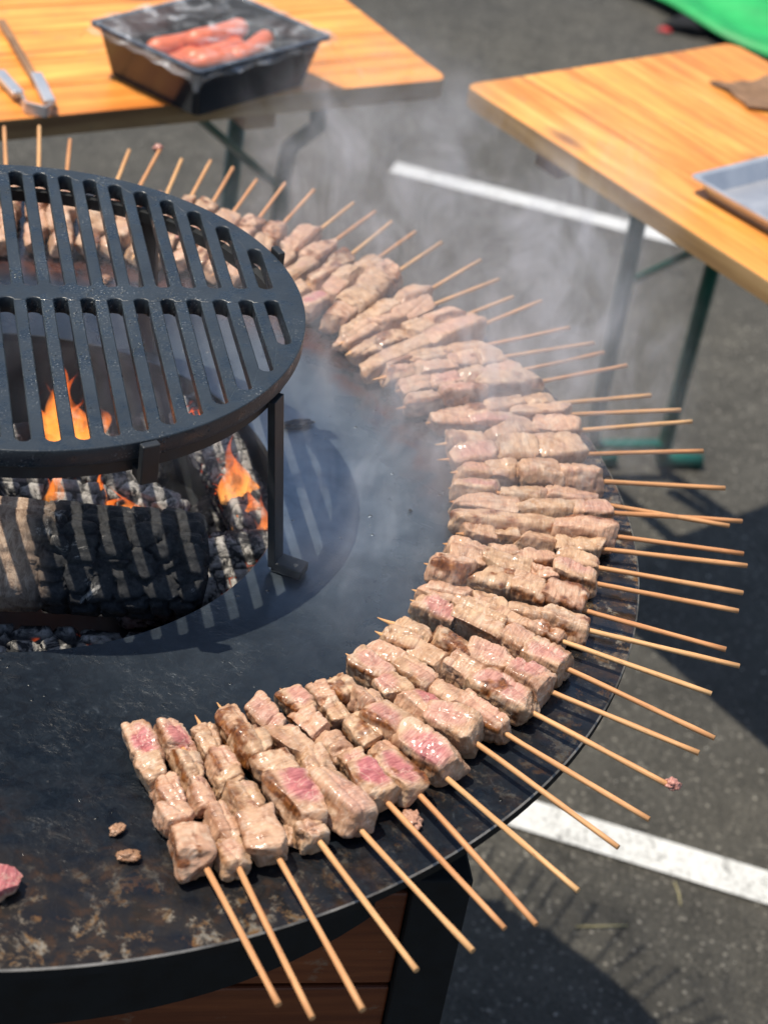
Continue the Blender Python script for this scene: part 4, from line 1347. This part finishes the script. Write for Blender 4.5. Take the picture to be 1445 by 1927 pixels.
for k, (lb, u_, v_, rz, zz) in enumerate(ls):
    c = cT + ax * u_ + ay * (v_ - 0.02)
    pts = []; rs = []
    for j in range(13):
        t = j / 12 - 0.5
        pts.append((t * 0.105, 0.010 * (t * 2) ** 2, 0)); rs.append(0.0145 * math.sqrt(max(0.04, 1 - (abs(t) * 2) ** 6)))
    o = link('sausage', MB().tube(pts, rs, 14).mesh('sausage'), M['sausage'], None, (c.x, c.y, TOP + 0.018 + 0.075 * zz * .8), (0, 0, math.atan2(ax.y, ax.x) + rz))
    tag(o, lb, 'sausage', 'sausages in the black tray')
# cling film draped over the tray, one tail hanging down at its right end
V = []; F = []; nu, nv = 44, 30
for i in range(nu):
    for j in range(nv):
        u_ = i / (nu - 1) * 1.42 - 0.08; v_ = j / (nv - 1) * 1.12 - 0.06
        x = Vector(T1[1]) + ax * 0.219 * u_ + ay * 0.174 * v_
        zz = H - 0.0285 - 0.006 * math.sin(PI * min(max(u_, 0), 1)) * math.sin(PI * min(max(v_, 0), 1))
        zz += 0.003 * math.sin(u_ * 21 + v_ * 6) * 0.6 + 0.0015 * math.sin(v_ * 33)
        if u_ > 1.05: zz -= min((u_ - 1.05) * 0.24, 0.062) + 0.004 * math.sin(v_ * 17)
        if v_ < -0.03 or v_ > 1.03: zz -= 0.012
        if u_ < -0.04: zz -= 0.010
        V.append((x.x, x.y, zz))
for i in range(nu - 1):
    for j in range(nv - 1):
        F.append((i * nv + j, (i + 1) * nv + j, (i + 1) * nv + j + 1, i * nv + j + 1))
tag(link('cling_film', pydata('cling_film', V, F, True), M['film']), 'crinkled clear cling film draped over the black sausage tray', 'film')

c0 = Vector((0.306, 2.188)); e1 = Vector((0.7, -0.714)).normalized(); e2 = Vector((0.714, 0.7)).normalized()
T2 = [tuple(c0), tuple(c0 + e1 * 0.50), tuple(c0 + e1 * 0.50 + e2 * 0.30), tuple(c0 + e2 * 0.30)]
cc2 = Vector((sum(p[0] for p in T2) / 4, sum(p[1] for p in T2) / 4))
T2b = [tuple(cc2 + (Vector(p) - cc2) * 0.94) for p in T2]
tag(link('steel_tray', tray_mesh(T2, T2b, TOP + 0.022, TOP + 0.001, 0.009), M['stainless']), 'shallow stainless steel tray at the right photo edge on the worn table', 'tray')

tg = thing('tongs', 'open metal tongs lying on the left table near its front edge', 'tongs', (-0.490, 2.100, TOP))
def wp(x, y, z): return Vector((x + 0.490, y - 2.100, z))
jt = MB()
for a, b in ((wp(-0.506, 2.113, 0.009), wp(-0.496, 2.092, 0.009)), (wp(-0.497, 2.0925, 0.009), wp(-0.471, 2.0885, 0.009)), (wp(-0.472, 2.0885, 0.009), wp(-0.467, 2.102, 0.009))):
    jt.bar(a, b, 0.0022, 0.014, bev=.0004)
link('spring_bow', jt.mesh('spring_bow'), M['stainless'], tg)
for (a, b, c_) in ((wp(-0.467, 2.102, .010), wp(-0.532, 2.240, .010), wp(-0.592, 2.345, .007)), (wp(-0.506, 2.113, .010), wp(-0.578, 2.215, .010), wp(-0.65, 2.31, .007))):
    arm = link('arm', MB().bar(a, a.lerp(c_, 1.0), 0.010, 0.004, bev=.0008).mesh('arm'), M['brown_paper'], tg)
    link('grip', MB().bar(a.lerp(b, .08), a.lerp(b, .62), 0.0145, 0.0085, bev=.002).mesh('grip'), M['stainless'], arm)

# crumpled scrap on the right table
n_ = 14
V = []; F = []
quad = [Vector((.345, 2.560)), Vector((.392, 2.487)), Vector((.50, 2.53)), Vector((.44, 2.62))]
for i in range(n_):
    for j in range(n_):
        u_ = i / (n_ - 1); v_ = j / (n_ - 1)
        p_ = quad[0] * (1 - u_) * (1 - v_) + quad[1] * (1 - u_) * v_ + quad[2] * u_ * v_ + quad[3] * u_ * (1 - v_)
        V.append((p_.x, p_.y, 0))
V = np.array(V)
V[:, 0] += 0.01 * vnoise(V * 40, 3); V[:, 1] += 0.01 * vnoise(V * 40, 4)
V[:, 2] = TOP + 0.0035 + 0.0028 * vnoise(V * 30, 5)
F = [(i * n_ + j, (i + 1) * n_ + j, (i + 1) * n_ + j + 1, i * n_ + j + 1) for i in range(n_ - 1) for j in range(n_ - 1)]
so_ = link('brown_paper_scrap', pydata('brown_paper_scrap', V, F, False), M['brown_paper'])
md = so_.modifiers.new('s', 'SOLIDIFY'); md.thickness = 0.0012; md.offset = 0
tag(so_, 'flat crumpled grey brown scrap near the back of the worn right table', 'scrap')

# green sheet far behind, with a dark rag and a red bit at its edge
V = []; F = []; nu, nv = 40, 26
for i in range(nu):
    for j in range(nv):
        u_ = i / (nu - 1); v_ = j / (nv - 1)
        x = 0.40 + 1.5 * u_ + 0.02 * math.sin(v_ * 9); y = 5.15 - 0.62 * u_ + 1.4 * v_ + 0.02 * math.sin(u_ * 31) - 0.30 * min(u_ * 3, 1)
        z = 0.012 + 0.03 * abs(math.sin(v_ * 15 + 1.0)) ** 3 + 0.012 * math.sin(u_ * 14 + v_ * 5) ** 2
        V.append((x, y, z))
F = [(i * nv + j, (i + 1) * nv + j, (i + 1) * nv + j + 1, i * nv + j + 1) for i in range(nu - 1) for j in range(nv - 1)]
go = link('green_tarpaulin', pydata('green_tarpaulin', V, F, True), M['green_sheet'])
md = go.modifiers.new('s', 'SOLIDIFY'); md.thickness = 0.004
tag(go, 'bright green plastic sheet lying on the asphalt in the top right corner', 'tarpaulin')
for (x, y, r_, mt, nm, lb, ct) in ((0.585, 4.965, .045, 'black_rag', 'black_rag', 'dark rag against the green sheet, the one farther left', 'rag'), (0.70, 4.78, .04, 'black_rag', 'black_rag', 'dark rag against the green sheet, nearer the right photo edge', 'rag'), (0.515, 4.93, .012, 'red', 'red_scrap', 'small red scrap on the asphalt beside the green sheet', 'litter')):
    o = link(nm, lump(nm, r_, int(x * 1000), (1.5, .9, .5), n=10, amp=.6), M[mt], None, (x, y, r_ * .3))
    tag(o, lb, ct)


# ------------------------------------------------------------------ smoke
def smoke_box(name, lo, hi, label, blobs, dens, colr, sc_=(11, 11, 6), thr=(0.48, 0.68), wisp=3.0, base=0.05, aniso=0.2, step=0.0):
    c = [(a + b) / 2 for a, b in zip(lo, hi)]
    s_ = [(b - a) for a, b in zip(lo, hi)]
    o = link(name, MB().box((0, 0, 0), s_).mesh(name), None, None, c)
    a = Mat(name)
    a.t.nodes.remove(a.p)
    geo = a.n('ShaderNodeNewGeometry').outputs['Position']
    pv = a.n('ShaderNodeVolumePrincipled')
    pv.inputs['Color'].default_value = (*colr, 1)
    pv.inputs['Anisotropy'].default_value = aniso
    mp = a.n('ShaderNodeMapping'); mp.inputs['Scale'].default_value = sc_
    a.l(geo, mp.inputs[0])
    n = a.noise(mp.outputs[0], 1.0, 4, 0.58, wisp)
    n = a.ramp(n, [(thr[0], (0, 0, 0)), (thr[1], (1, 1, 1))])
    tot = None
    for (cx, cy, cz, rx, ry, rz, amp) in blobs:
        m2 = a.n('ShaderNodeMapping', vector_type='POINT')
        m2.inputs['Scale'].default_value = (1 / rx, 1 / ry, 1 / rz)
        m2.inputs['Location'].default_value = (-cx / rx, -cy / ry, -cz / rz)
        a.l(geo, m2.inputs[0])
        ln = a.n('ShaderNodeVectorMath', operation='LENGTH'); a.l(m2.outputs[0], ln.inputs[0])
        e = a.math('MULTIPLY', a.ramp(ln.outputs['Value'], [(0.0, (1, 1, 1)), (1.0, (0, 0, 0))], 'EASE'), amp)
        tot = e if tot is None else a.math('ADD', tot, e)
    d = a.math('MULTIPLY', a.math('MULTIPLY', tot, a.math('ADD', n, base)), dens)
    a.l(d, pv.inputs['Density'])
    a.l(pv.outputs[0], a.out.inputs['Volume'])
    o.data.materials.append(a.m)
    return tag(o, label, 'smoke', None, 'stuff')


smoke_box('smoke', (-0.62, 0.95, Z + 0.0015), (0.36, 2.02, Z + 0.42), 'blue grey smoke drifting over the griddle, fire pit and far skewers',
          [(-0.14, 1.36, Z + 0.05, .30, .28, .15, 1.0), (0.10, 1.42, Z + 0.07, .17, .24, .15, 2.2), (-0.05, 1.66, Z + 0.09, .20, .16, .17, 2.2), (0.13, 1.56, Z + 0.11, .11, .16, .16, 2.2), (-0.06, 1.74, Z + 0.10, .14, .12, .14, 0.8), (0.02, 1.25, Z + 0.01, .16, .26, .10, 1.6)],
          5.0, (0.94, 0.95, 1.0))
print('triangles', sum(sum(len(p.vertices) - 2 for p in o.data.polygons) for o in bpy.data.objects if o.type == 'MESH'))
